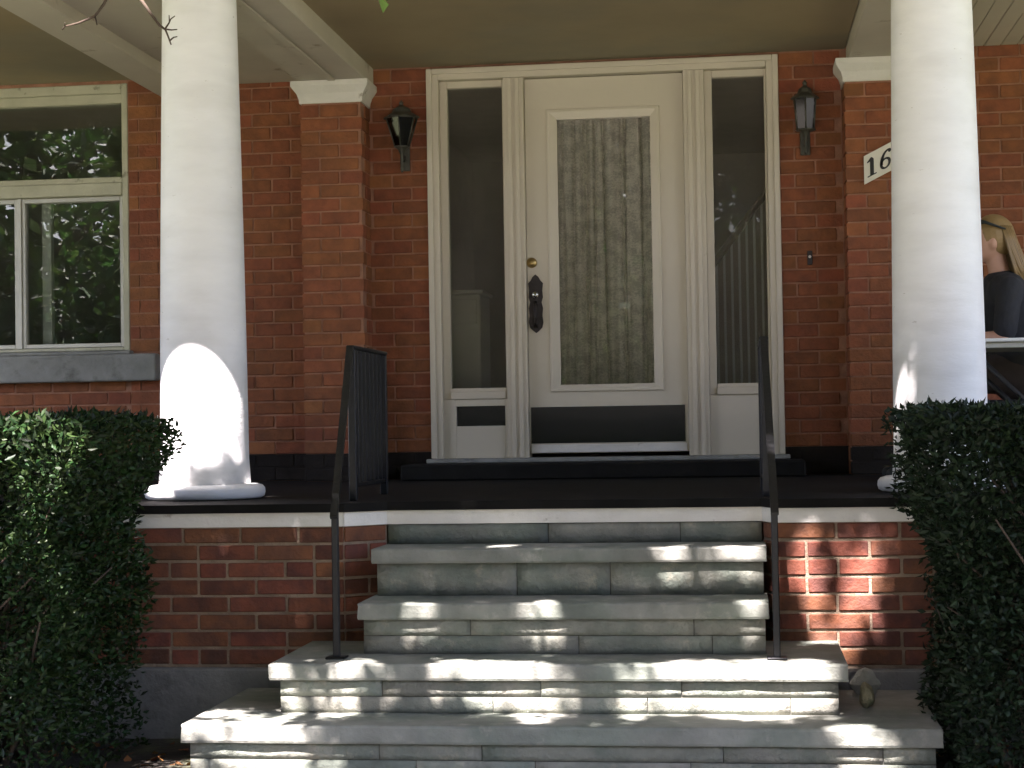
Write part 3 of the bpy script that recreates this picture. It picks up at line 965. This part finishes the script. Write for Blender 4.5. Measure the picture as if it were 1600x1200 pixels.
# ------------------------------------------------------------------ wall lanterns
def lantern(x, z, label, w=.082, taper=.55, hgt=.17, tail=.13):
    t = thing('wall_lantern', label, 'lantern', (x, -.0, z), 'coach lanterns beside the entrance')
    o0 = (x, 0, z)
    yc = -.10
    def mb(): return MB(o0)
    b = mb(); b.box(x-.028, x+.028, -.014, -.001, z-.22, z-.05, .006, 2); b.build('backplate', 'lantern_metal', t)
    b = mb(); b.tube([(x, -.012, z-.14), (x, -.05, z-.165), (x, yc, z-.15), (x, yc, z-.105)], [.008, .009, .009, .012], 10); b.build('arm', 'lantern_metal', t)
    b = mb(); b.lathe([(.004, -tail-.12), (.012, -tail-.105), (.006, -tail-.085), (.010, -.14), (.022, -.112), (.034, -.102), (w*taper+.006, -.095)], (x, yc, z), 16); b.build('tail', 'lantern_metal', t)
    n = 6
    z0, z1 = z-.095, z-.095+hgt
    r0, r1 = w*taper, w
    ring = lambda r, zz: [Vector((x+r*math.cos(2*math.pi*(k+.5)/n), yc+r*math.sin(2*math.pi*(k+.5)/n), zz)) for k in range(n)]
    a, c = ring(r0, z0), ring(r1, z1)
    b = mb()
    for k in range(n): b.tube([a[k], c[k]], .0045, 6)
    for q in (a, c):
        for k in range(n): b.tube([q[k], q[(k+1) % n]], .0045, 6)
    b.build('cage', 'lantern_metal', t)
    for k in range(n):
        b = mb(); k2 = (k+1) % n
        cen = (a[k]+a[k2]+c[k]+c[k2])/4
        nrm = (cen-Vector((x, yc, cen.z))).normalized()
        b.poly([a[k], a[k2], c[k2], c[k]], -nrm*.002); b.build('glass_pane', 'lantern_glass', t)
    b = mb(); b.lathe([(r1+.012, hgt-.095), (r1+.010, hgt-.088), (r1*.62, hgt-.062), (r1*.50, hgt-.040), (r1*.22, hgt-.026), (.010, hgt-.018), (.013, hgt-.006), (.003, hgt+.008)], (x, yc, z), 6, smooth=False)
    b.build('lantern_roof', 'lantern_metal', t)
    b = mb(); b.lathe([(.011, -.094), (.012, -.05), (.020, -.035), (.024, -.005), (.016, .03), (.004, .045)], (x, yc, z), 16); b.build('bulb', 'bulb_glass', t)
    return t
lantern(-.135, 1.965, 'dark coach lantern flaring to a wide top, beside the brick pilaster', .092, .45, .16, .12)
lantern(2.105, 1.975, 'dark coach lantern with bright bulb, between the entrance and the number sign', .066, .78, .17, .11)

# bell push
bp = thing('bell_push', 'small dark bell push on the brick wall below the lantern', 'bell', (2.118, -.002, 1.19))
part_box('bell_plate', 'bronze', bp, 2.104, 2.132, -.012, -.002, 1.150, 1.228, .003)
b = MB((2.118, -.002, 1.19)); b.lathe([(.008, 0), (.008, .006), (.003, .008)], (2.118, -.012, 1.195), 14, RX); b.build('bell_button', 'white_wood', bp)

# ------------------------------------------------------------------ house number
SX, SZ, SK = 2.404, 1.553, .50
sg = thing('house_number_sign', 'slanted white board with black house number on the brick pilaster', 'sign', (SX, PIL_Y-.002, SZ))
sgy = PIL_Y-.012
def sk(x, z): return (SX+x, sgy, SZ+z+SK*x)
b = MB((SX, PIL_Y-.002, SZ)); b.poly([sk(0, 0), sk(.30, 0), sk(.30, .152), sk(0, .152)], (0, .0095, 0)); b.build('sign_board', 'sign_white', sg)
def digit(polys, x, z, sc, name):
    b = MB((SX, PIL_Y-.002, SZ))
    for pts in polys:
        b.poly([Vector(sk(x+px*sc, z+pz*sc))+Vector((0, -.0025, 0)) for px, pz in pts], (0, .002, 0))
    b.build(name, 'sign_black', sg)
one = [[(.20, .06), (.40, .06), (.40, .86), (.30, 1.0), (.24, 1.0), (.04, .84), (.04, .78), (.20, .80)], [(.06, 0), (.54, 0), (.54, .065), (.06, .065)]]
digit(one, .012, .026, .100, 'numeral')
def arc(cx, cz, rx, rz, a0, a1, n): return [(cx+rx*math.cos(math.radians(a0+(a1-a0)*k/n)), cz+rz*math.sin(math.radians(a0+(a1-a0)*k/n))) for k in range(n+1)]
six = []
n = 24
outer = arc(.31, .29, .29, .30, 0, 360, n); inner = arc(.31, .29, .155, .20, 0, 360, n)
for k in range(n): six.append([outer[k], outer[k+1], inner[k+1], inner[k]])
oc = arc(.45, .33, .43, .66, 185, 70, 14); ic = arc(.47, .30, .285, .58, 185, 78, 14)
for k in range(14): six.append([oc[k], oc[k+1], ic[k+1], ic[k]])
six.append(arc(.545, .86, .085, .09, 0, 330, 12))
digit(six, .082, .026, .100, 'numeral')

# ------------------------------------------------------------------ hedges
def hedge(name, label, x0, x1, y0, y1, zt_, seed, leafmat, n_out, n_in, taper, bulge):
    t = thing(name, label, 'hedge', ((x0+x1)/2, (y0+y1)/2, GROUND), 'clipped hedges either side of the steps')
    o0 = np.array(t.location)
    r = np.random.default_rng(seed)
    cx, cy = (x0+x1)/2, (y0+y1)/2
    hx, hy = (x1-x0)/2, (y1-y0)/2
    H = zt_-GROUND
    def lump(u, v, w): return .05*np.sin(u*5.1+seed)+.04*np.sin(v*7.3+w*4.1+seed*2)+.035*np.sin(w*9.7+u*3.3)
    def surf(n):
        # points on a rounded box: four sides and the top
        f = r.random(n)
        at = (4*hx*hy); as_ = 2*(hx+hy)*2*H
        top = f < at/(at+as_)
        u = r.uniform(-1, 1, n); v = r.uniform(-1, 1, n); h = r.uniform(0.02, 1, n)
        side = r.random(n) < hx/(hx+hy)
        sgn = np.where(r.random(n) < .5, -1., 1.)
        X = np.where(top, u, np.where(side, u, sgn)); Y = np.where(top, v, np.where(side, sgn, v)); Z = np.where(top, 1., h)
        N = np.zeros((n, 3)); N[:, 2] = top; N[:, 0] = np.where(~top & ~side, sgn, 0); N[:, 1] = np.where(~top & side, sgn, 0)
        return X, Y, Z, N
    X, Y, Z, N = surf(n_out)
    depth = np.abs(r.normal(0, .07, n_out))
    sc = bulge(Z)
    wx = cx+X*hx*sc; wy_ = cy+Y*hy*sc; wz = GROUND+Z*H
    lp = lump(wx, wy_, wz)
    P = np.stack([wx, wy_, wz], 1)-N*depth[:, None]+N*lp[:, None]*np.where(N[:, 2:3] > 0, .15, .7)
    keep = r.random(n_out) < (.35+.65*np.clip((Z-.18)/.3, 0, 1))        # thinner and twiggier near the ground
    keep &= (lump(wx*2.1+3, wz*2.2, wy_*1.7) > -.055) | (N[:, 2] > 0)
    P, Nk = P[keep], N[keep]
    Pi = np.stack([cx+r.uniform(-.85, .85, n_in)*hx, cy+r.uniform(-.85, .85, n_in)*hy, GROUND+r.uniform(.12, .93, n_in)*H], 1)
    P = np.concatenate([P, Pi]); Nk = np.concatenate([Nk, np.zeros((n_in, 3))])
    me = leaf_mesh('foliage', P-o0, .028, .0145, droop=-.25, out=Nk, out_w=.7)
    link('foliage', me, leafmat, t)
    st = MB(o0)
    for k in range(80):
        a = Vector((cx+r.uniform(-.55, .55)*hx, cy+r.uniform(-.55, .55)*hy, GROUND-.02))
        e = Vector((cx+r.uniform(-.95, .95)*hx, cy+r.uniform(-1.0, .95)*hy, GROUND+r.uniform(.45, .93)*H))
        mid = a.lerp(e, .5)+Vector((r.uniform(-.06, .06), r.uniform(-.06, .06), .05))
        st.tube([a, mid, e], [.011, .007, .003], 5)
    st.build('stems', 'twig', t)
    return t
hedge('clipped_hedge', 'clipped boxy hedge with sunlit leaves below the window beside the lit column', -2.05, -.455, -4.35, -3.10, .345, 4, 'hedge_leaf', 64000, 22000, .1,
      lambda z: .82+.18*np.clip((z-.72)/.2, 0, 1)-.07*np.clip((z-.95)/.05, 0, 1))
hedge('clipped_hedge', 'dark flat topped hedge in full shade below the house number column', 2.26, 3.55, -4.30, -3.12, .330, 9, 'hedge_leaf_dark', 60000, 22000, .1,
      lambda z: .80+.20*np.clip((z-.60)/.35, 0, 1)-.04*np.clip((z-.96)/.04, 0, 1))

# fallen leaves and small weeds on the bed
nl = 1500
xx = np.concatenate([rng.uniform(-2.2, -.1, nl), rng.uniform(2.2, 3.6, nl)]); yy = rng.uniform(-4.9, -3.05, 2*nl)
pz = np.array([ground_z(a, b)+.006 for a, b in zip(xx, yy)])
lf = link('leaf_litter', leaf_mesh('leaf_litter', np.stack([xx, yy, pz], 1), .045, .028, droop=0, up_bias=6), 'dry_leaf')
tag(lf, 'dry brown leaves littering the dark planting beds', 'leaves', kind='stuff')

# ------------------------------------------------------------------ garden tree: its crown shades the steps, gaps let the sun through
tree = thing('garden_tree', 'garden tree whose bare twigs hang before the left column top', 'tree', (-4.6, -8.6, ground_z(-4.6, -8.6)-.02))
tb = Vector(tree.location)
S = np.array(SUN)
e1 = np.array([1., 0, 0]); e1 = e1-S*(e1@S); e1 /= np.linalg.norm(e1)
e2 = np.cross(S, e1)
base = np.array([.9, -3.3, -.3])
# sunlit patches (world point, radius) that gaps in the crown open up
GAPS = []
def gap(x, y, z, r): GAPS.append((np.array([x, y, z]), r))
for x, z, r in ((-.71, .03, .05), (-.70, .12, .06), (-.685, .22, .08), (-.66, .32, .10), (-.63, .42, .13), (-.59, .52, .14), (-.57, .62, .13)):
    gap(x, -2.55, z, r)
# third tread and its riser
for x in (1.76, 1.84, 1.91): gap(x, -3.60, -.555, .075)
for x in (1.49, 1.55): gap(x, -3.60, -.56, .055)
for x in (.68, .78, .90): gap(x, -3.58, -.55, .05)
gap(.74, -3.6, -.58, .03)
gap(.33, -3.6, -.565, .055)
for x in (1.74, 1.83): gap(x, -3.6, -.675, .075)
gap(1.31, -3.6, -.69, .05)
gap(.97, -3.6, -.68, .065)
gap(.30, -3.6, -.67, .04); gap(.11, -3.6, -.68, .035)
for x in (.0, .08): gap(x, -3.80, -.715, .055)
gap(-.16, -3.84, -.735, .03); gap(.98, -3.70, -.716, .04); gap(2.05, -3.80, -.73, .03)
for x in (.05, .2): gap(x, -3.83, -.90, .06)
gap(2.1, -3.83, -.90, .06)
# upper treads
gap(.78, -3.0, -.165, .03); gap(1.70, -3.11, -.185, .035); gap(1.45, -3.11, -.19, .02)
gap(.50, -3.36, -.36, .03); gap(.98, -3.36, -.36, .03); gap(1.72, -3.36, -.34, .03)
# brick base at right
gap(1.96, -2.96, -.24, .035)
for z in (-.24, -.33): gap(2.18, -2.96, z, .032)
gap(2.04, -2.96, -.55, .04)
# hedge and right column
gap(-0.586, -4.25, 0.248, 0.050); gap(-0.358, -4.25, 0.311, 0.050); gap(-0.272, -4.25, 0.302, 0.040); gap(-0.182, -4.25, 0.309, 0.030); gap(-0.425, -4.25, 0.101, 0.015); gap(-0.397, -4.25, -0.302, 0.020); gap(-0.609, -4.25, 0.134, 0.040); gap(-0.477, -4.25, 0.268, 0.040); gap(-1.05, -4.25, .15, .05); gap(-.6, -4.2, .12, .03); gap(-.75, -4.2, -.35, .02); gap(-1.1, -4.2, .33, .03)
gap(2.37, -2.44, .40, .02)
GP = np.array([[(p-base)@e1, (p-base)@e2, r] for p, r in GAPS])
def crown_points(n_grid_step, layers, lo, hi, margin=.050):
    out = []
    for _ in range(layers):
        uu = np.arange(-4.6, 4.6, n_grid_step); vv = np.arange(-3.4, 4.2, n_grid_step)
        U, V = np.meshgrid(uu, vv); U = U.ravel()+rng.uniform(-.5, .5, U.size)*n_grid_step; V = V.ravel()+rng.uniform(-.5, .5, V.size)*n_grid_step
        d = np.sqrt(((U[:, None]-GP[None, :, 0])**2)+((V[:, None]-GP[None, :, 1])**2))
        ok = (d > GP[None, :, 2]+margin).all(1)
        U, V = U[ok], V[ok]
        T = rng.uniform(lo, hi, U.size)+.5*np.sin(U*1.7)+.4*np.sin(V*2.1+U)
        out.append(base+U[:, None]*e1+V[:, None]*e2+T[:, None]*S)
    return np.concatenate(out)
CP = crown_points(.050, 5, 4.2, 6.4)
# ragged outer leaves around that core
ex = rng.normal(size=(9000, 3))*np.array([4.4, 3.6, 1.3])+(base+S*6.2+np.array([-1.2, 0, 1.2]))
rel = ex-base
exu, exv = rel@e1, rel@e2
d = np.sqrt((exu[:, None]-GP[None, :, 0])**2+(exv[:, None]-GP[None, :, 1])**2)
ex = ex[((d > GP[None, :, 2]+.050).all(1)) & (ex[:, 2] > 3.4)]
CP = np.concatenate([CP, ex])
link('crown', leaf_mesh('crown', CP-np.array(tb), .085, .065, droop=.2, up_bias=1.2, fold=.12), 'tree_leaf', tree)
CB = crown_points(.062, 4, 4.3, 6.6, .105)
link('inner_crown', leaf_mesh('inner_crown', CB-np.array(tb), .13, .10, droop=.2, up_bias=1.5, fold=.1), 'tree_leaf', tree)
trk = MB(tb)
trk.tube([tb, tb+Vector((.1, .05, 1.2)), tb+Vector((.35, .1, 2.6)), tb+Vector((.8, .2, 4.0)), tb+Vector((1.5, .5, 5.0))], [.30, .22, .19, .16, .11], 14)
trk.build('trunk', 'bark', tree)
lb = MB(tb)
top = tb+Vector((1.0, .25, 4.2))
for k in range(13):
    for attempt in range(60):      # limbs that do not cross the gaps
        e = Vector(CP[rng.integers(len(CP)-9000)])
        mid = top.lerp(e, .5)+Vector((rng.uniform(-.5, .5), rng.uniform(-.4, .4), .5))
        Q = np.array([top.lerp(mid, f/10) for f in range(11)]+[mid.lerp(e, f/10) for f in range(11)])-base
        if (np.sqrt((Q@e1)[:, None]-GP[None, :, 0])**2 if False else np.hypot((Q@e1)[:, None]-GP[None, :, 0], (Q@e2)[:, None]-GP[None, :, 1])).min() > .2: break
    else: continue
    lb.tube([top+Vector((0, 0, rng.uniform(-.8, .6))), mid, e], [.075, .045, .015], 8)
lb.build('limbs', 'bark', tree)
# the hanging twigs in front of the column
tw = MB(tb)
def twig(pts, r0, r1):
    n_ = len(pts)
    tw.tube(pts, [r0+(r1-r0)*k/(n_-1) for k in range(n_)], 6)
Y = -5.0
A0 = (.02, -5.35, 3.9)
twig([(-1.2, -6.4, 4.6), (-.5, -5.8, 4.4), A0, (.06, -5.1, 2.6), (.05, Y, 1.75), (.06, Y, 1.52)], .016, .0055)
twig([(.05, Y, 1.75), (0.0, Y, 1.56), (-.035, Y, 1.495), (-.062, Y, 1.462), (-.11, Y, 1.445), (-.150, Y, 1.437), (-.158, Y, 1.428)], .0055, .0022)
twig([(-.062, Y, 1.462), (-.052, Y-.01, 1.435)], .003, .002)
twig([(-.150, Y, 1.437), (-.146, Y-.01, 1.446)], .0025, .0015)
twig([(.06, Y, 1.52), (.085, Y, 1.485), (.105, Y, 1.455), (.125, Y, 1.428), (.142, Y, 1.415), (.150, Y, 1.395), (.158, Y, 1.372)], .0055, .0022)
twig([(.142, Y, 1.418), (.152, Y, 1.432), (.158, Y, 1.444), (.170, Y, 1.452)], .0028, .0014)
twig([(.154, Y, 1.435), (.153, Y, 1.455)], .002, .0012)
twig([(.143, Y, 1.416), (.160, Y, 1.413), (.176, Y, 1.414)], .0026, .0014)
twig([(.155, Y, 1.384), (.165, Y, 1.392), (.176, Y, 1.394)], .0026, .0014)
twig([(.05, Y, 1.6), (.12, Y, 1.53), (.16, Y, 1.525)], .004, .002)
# leafy twig just entering at the top of the view
twig([(-.5, -5.8, 4.4), (.3, -5.4, 3.6), (.70, -5.1, 2.4), (.77, -5.0, 1.62), (.785, -5.0, 1.53)], .013, .003)
tw.build('hanging_twig', 'twig', tree)
pts_ = np.array([.785, -5.0, 1.505])+rng.normal(size=(9, 3))*np.array([.022, .02, .014])
link('leaf_cluster', leaf_mesh('leaf_cluster', pts_-np.array(tb), .05, .034, droop=.5), 'tree_leaf', tree)

# ------------------------------------------------------------------ trees across the street (mirrored in the window panes)
def street_tree(x, y, h, r, seed):
    z = GROUND-.30
    t = thing('street_tree', 'broad leafy tree across the street, mirrored in the panes', 'tree', (x, y, z), 'trees across the street')
    q = np.random.default_rng(seed)
    tr = MB((x, y, z)); tr.tube([(x, y, z-.05), (x+.1, y, z+h*.3), (x-.1, y+.1, z+h*.6), (x, y, z+h*.85)], [.32, .24, .16, .05], 10)
    for k in range(7):
        a = k*.9+seed; tr.tube([(x, y, z+h*(.28+.05*k)), (x+math.cos(a)*r*.45, y+math.sin(a)*r*.45, z+h*(.42+.05*k)), (x+math.cos(a)*r*.8, y+math.sin(a)*r*.8, z+h*(.5+.06*k))], [.12, .07, .02], 7)
    tr.build('trunk', 'bark', t)
    nC = 118
    c = q.normal(size=(nC, 3)); c /= np.linalg.norm(c, axis=1)[:, None]
    c *= (q.random(nC)**.4)[:, None]
    cen = c*np.array([r, r, h*.44])+np.array([0, 0, h*.52])
    P = (cen[:, None, :]+q.normal(size=(nC, 110, 3))*np.array([.55, .55, .42])*(r/4.)).reshape(-1, 3)
    link('crown', leaf_mesh('crown', P, .30, .20, droop=.2, up_bias=.8), 'street_leaf', t)
for i, (x, y, h, r) in enumerate(((-21, -29, 10, 5), (-13.2, -26, 9.5, 4.6), (-6.2, -29, 11, 5.0), (4.9, -27, 10, 4.6), (11.6, -28, 10.5, 4.8), (-.4, -25.4, 6.3, 2.4), (17, -29, 10, 5))):
    street_tree(x, y, h, r, 20+i)

def street_shrub(x, y, h, r, seed):
    z = GROUND-.30
    t = thing('street_shrub', 'dense dark shrub across the street, mirrored low in the panes', 'shrub', (x, y, z), 'shrubs across the street')
    q = np.random.default_rng(seed)
    c = q.normal(size=(5200, 3)); c /= np.linalg.norm(c, axis=1)[:, None]; c *= (q.random(5200)**.35)[:, None]
    P = c*np.array([r, r*.7, h*.5])+np.array([0, 0, h*.5]); P[:, 2] = np.maximum(P[:, 2], .02)
    link('foliage', leaf_mesh('foliage', P, .24, .16, droop=.1, up_bias=.8), 'street_leaf', t)
    st = MB((x, y, z)); st.tube([(x, y, z-.03), (x+.1, y, z+h*.4), (x, y, z+h*.8)], [.1, .07, .03], 7); st.build('stem', 'bark', t)
for i in range(13): street_shrub(-27+i*3.7, -23.6-.5*(i % 2), 3.6+.7*math.sin(i*2.1), 2.5, 60+i)

# ------------------------------------------------------------------ person, chair and table on the porch at right
def capsule(bm, a, b, r0, r1, n=12):
    a, b = Vector(a), Vector(b)
    d = (b-a); L = d.length
    q = Vector((0, 0, 1)).rotation_difference(d.normalized()) if L > 1e-6 else Matrix.Identity(3).to_quaternion()
    prof = []
    for k in range(5): t = -90+90*k/4; prof.append((r0*math.cos(math.radians(t)), r0*math.sin(math.radians(t))))
    for k in range(5): t = 90*k/4; prof.append((r1*math.cos(math.radians(t)), L+r1*math.sin(math.radians(t))))
    rings = []
    for r, z in prof:
        rings.append([bm.verts.new(a+q @ Vector((max(r, .0005)*math.cos(2*math.pi*k/n), max(r, .0005)*math.sin(2*math.pi*k/n), z))) for k in range(n)])
    for p_, c_ in zip(rings[:-1], rings[1:]):
        for k in range(n): bm.faces.new((p_[k], p_[(k+1) % n], c_[(k+1) % n], c_[k]))
    bm.faces.new(list(reversed(rings[0]))); bm.faces.new(rings[-1])
def ellipsoid(bm, c, r, rot=None):
    M = Matrix.Translation(c)
    if rot: M = M @ Euler(rot).to_matrix().to_4x4()
    bmesh.ops.create_uvsphere(bm, u_segments=24, v_segments=16, radius=1, matrix=M @ Matrix.Diagonal((*r, 1)))
def remeshed(name, bm, voxel, material, parent):
    bmesh.ops.recalc_face_normals(bm, faces=bm.faces)
    me = bpy.data.meshes.new(name); bm.to_mesh(me); bm.free()
    o = link(name, me, material, parent)
    md = o.modifiers.new('remesh', 'REMESH'); md.mode = 'VOXEL'; md.voxel_size = voxel; md.use_smooth_shade = True
    sm = o.modifiers.new('smooth', 'SMOOTH'); sm.factor = .5; sm.iterations = 4
    return o
PX, PYY = 3.0, -1.15
person = thing('person', 'seated person in a dark top with long blonde hair at the white table', 'person', (PX, PYY, .0005))
def pv(x, y, z): return Vector((x, y, z))       # local: facing -X, origin on the floor below the hips
bd = bmesh.new()
hipL, hipR = pv(.02, -.09, .50), pv(.02, .09, .50)
capsule(bd, pv(.03, -.05, .50), pv(.03, .05, .50), .115, .115)
capsule(bd, pv(.03, 0, .52), pv(-.02, 0, .80), .12, .125)
capsule(bd, pv(-.02, -.10, .88), pv(-.02, .10, .88), .085, .085)
capsule(bd, pv(-.02, 0, .78), pv(-.03, 0, .90), .12, .10)
capsule(bd, pv(-.03, 0, .93), pv(-.055, 0, 1.06), .052, .048)
ellipsoid(bd, pv(-.085, 0, 1.145), (.092, .074, .112), (0, -.15, 0))
ellipsoid(bd, pv(-.125, 0, 1.095), (.05, .052, .055))
capsule(bd, pv(-.178, 0, 1.145), pv(-.192, 0, 1.118), .010, .015, 8)      # nose
capsule(bd, pv(-.168, -.018, 1.083), pv(-.168, .018, 1.083), .009, .009, 8)  # lips
for s in (-1, 1):
    ellipsoid(bd, pv(-.075, s*.076, 1.125), (.018, .008, .030))           # ear
    capsule(bd, pv(.02, s*.09, .50), pv(-.42, s*.11, .50), .085, .058)    # thigh
    capsule(bd, pv(-.42, s*.11, .50), pv(-.40, s*.11, .10), .056, .036)   # shin
    capsule(bd, pv(-.38, s*.11, .045), pv(-.56, s*.12, .03), .036, .028)  # foot
    capsule(bd, pv(-.40, s*.11, .12), pv(-.39, s*.11, .05), .036, .036)
    sh, el = pv(-.02, s*.175, .895), pv(-.06, s*.215, .665)
    wr = pv(-.27, s*.16, .668)
    capsule(bd, sh, el, .046, .037); capsule(bd, el, wr, .036, .024)
    capsule(bd, wr, wr+pv(-.075, -s*.005, -.004), .026, .030, 10)
    for f in range(4):
        o_ = (f-1.5)*.018
        k0 = wr+pv(-.085, o_-s*.005, -.002); ln = (.062, .072, .068, .052)[f]
        k1 = k0+pv(-ln*.55, o_*.15, .002); k2 = k1+pv(-ln*.45, o_*.1, -.012)
        capsule(bd, k0, k1, .0092, .0085, 8); capsule(bd, k1, k2, .0085, .007, 8)
    th = wr+pv(-.03, -s*.028, 0)
    capsule(bd, th, th+pv(-.035, -s*.022, -.002), .011, .009, 8); capsule(bd, th+pv(-.035, -s*.022, -.002), th+pv(-.062, -s*.024, -.008), .009, .0075, 8)
remeshed('body', bd, .0075, 'skin', person)
st = bmesh.new()
capsule(st, pv(.03, -.05, .55), pv(.03, .05, .55), .130, .130)
capsule(st, pv(.03, 0, .55), pv(-.02, 0, .80), .138, .142)
capsule(st, pv(-.02, -.105, .885), pv(-.02, .105, .885), .097, .097)
capsule(st, pv(-.02, 0, .78), pv(-.03, 0, .90), .135, .105)
for s in (-1, 1): capsule(st, pv(-.02, s*.17, .895), pv(-.052, s*.208, .70), .062, .056)
remeshed('shirt', st, .010, 'dark_shirt', person)
tr_ = bmesh.new()
capsule(tr_, pv(.03, -.05, .49), pv(.03, .05, .49), .128, .128)
for s in (-1, 1):
    capsule(tr_, pv(.02, s*.09, .50), pv(-.42, s*.11, .50), .098, .072); capsule(tr_, pv(-.42, s*.11, .50), pv(-.40, s*.11, .14), .070, .055)
remeshed('trousers', tr_, .010, 'dark_trousers', person)
sh_ = bmesh.new()
capsule(sh_, pv(-.375, -.11, .042), pv(-.57, -.122, .034), .041, .033)
remeshed('shoe', sh_, .008, 'cap_cloth', person)
sh_ = bmesh.new(); capsule(sh_, pv(-.375, .11, .042), pv(-.57, .122, .034), .041, .033)
remeshed('shoe', sh_, .008, 'cap_cloth', person)
hb = MB()
hb.bm.free(); hb.bm = bmesh.new()
ellipsoid(hb.bm, pv(-.062, 0, 1.160), (.100, .083, .108), (0, -.15, 0))
hq = random.Random(5)
for k in range(230):     # locks down the back and shoulder
    a = hq.uniform(-1.25, 1.25)
    x0_, y0_ = -.060+.098*math.cos(a)*.95, .082*math.sin(a)
    ln = hq.uniform(.24, .36)
    hb.tube([(x0_-.01, y0_*.9, 1.205), (x0_+.012, y0_*1.06, 1.13), (x0_+.032+.02*hq.random(), y0_*1.15, 1.02), (x0_+.062+.03*hq.random(), y0_*1.2, 1.20-ln)], [.005, .006, .0055, .0015], 5)
hair = hb.build('hair', 'hair', person)
cpb = MB()
for k in range(2):
    sgn = (-1, 1)[k]
    cpb.tube([(-.155, sgn*.012, 1.225), (-.150, sgn*.045, 1.228), (-.115, sgn*.083, 1.222), (-.02, sgn*.090, 1.185)], [.006, .018, .008, .004], 8)
cpb.tube([(-.157, -.014, 1.226), (-.157, .014, 1.226)], .005, 8)
cpb.build('sunglasses', 'cap_cloth', person)

chair = thing('porch_chair', 'black metal chair under the seated person on the porch', 'chair', (3.05, PYY, .0005))
part_box('seat', 'chair_black', chair, 2.82, 3.26, PYY-.22, PYY+.22, .35, .378, .008)
part_box('backrest', 'chair_black', chair, 3.235, 3.262, PYY-.21, PYY+.21, .46, .84, .008)
for sx in (2.84, 3.24):
    for sy in (-.20, .20):
        part_box('leg', 'chair_black', chair, sx-.012, sx+.012, PYY+sy-.012, PYY+sy+.012, .001, .3495 if sx < 3 else .88, .002)
tbl = thing('folding_table', 'small white topped folding table with dark crossed legs beside the seated person', 'table', (2.98, -1.65, .0005))
part_box('table_top', 'table_white', tbl, 2.62, 3.42, -1.92, -1.38, .624, .640, .004)
part_box('apron', 'aluminium', tbl, 2.66, 3.38, -1.90, -1.40, .598, .6235, .003)
for y in (-1.86, -1.44):
    for sgn in (-1, 1):
        b = MB((2.98, -1.65, .0005)); b.tube([(3.02-sgn*.30, y+sgn*.008, .002), (3.02+sgn*.30, y+sgn*.008, .597)], .011, 8)
        b.build('leg', 'chair_black', tbl)
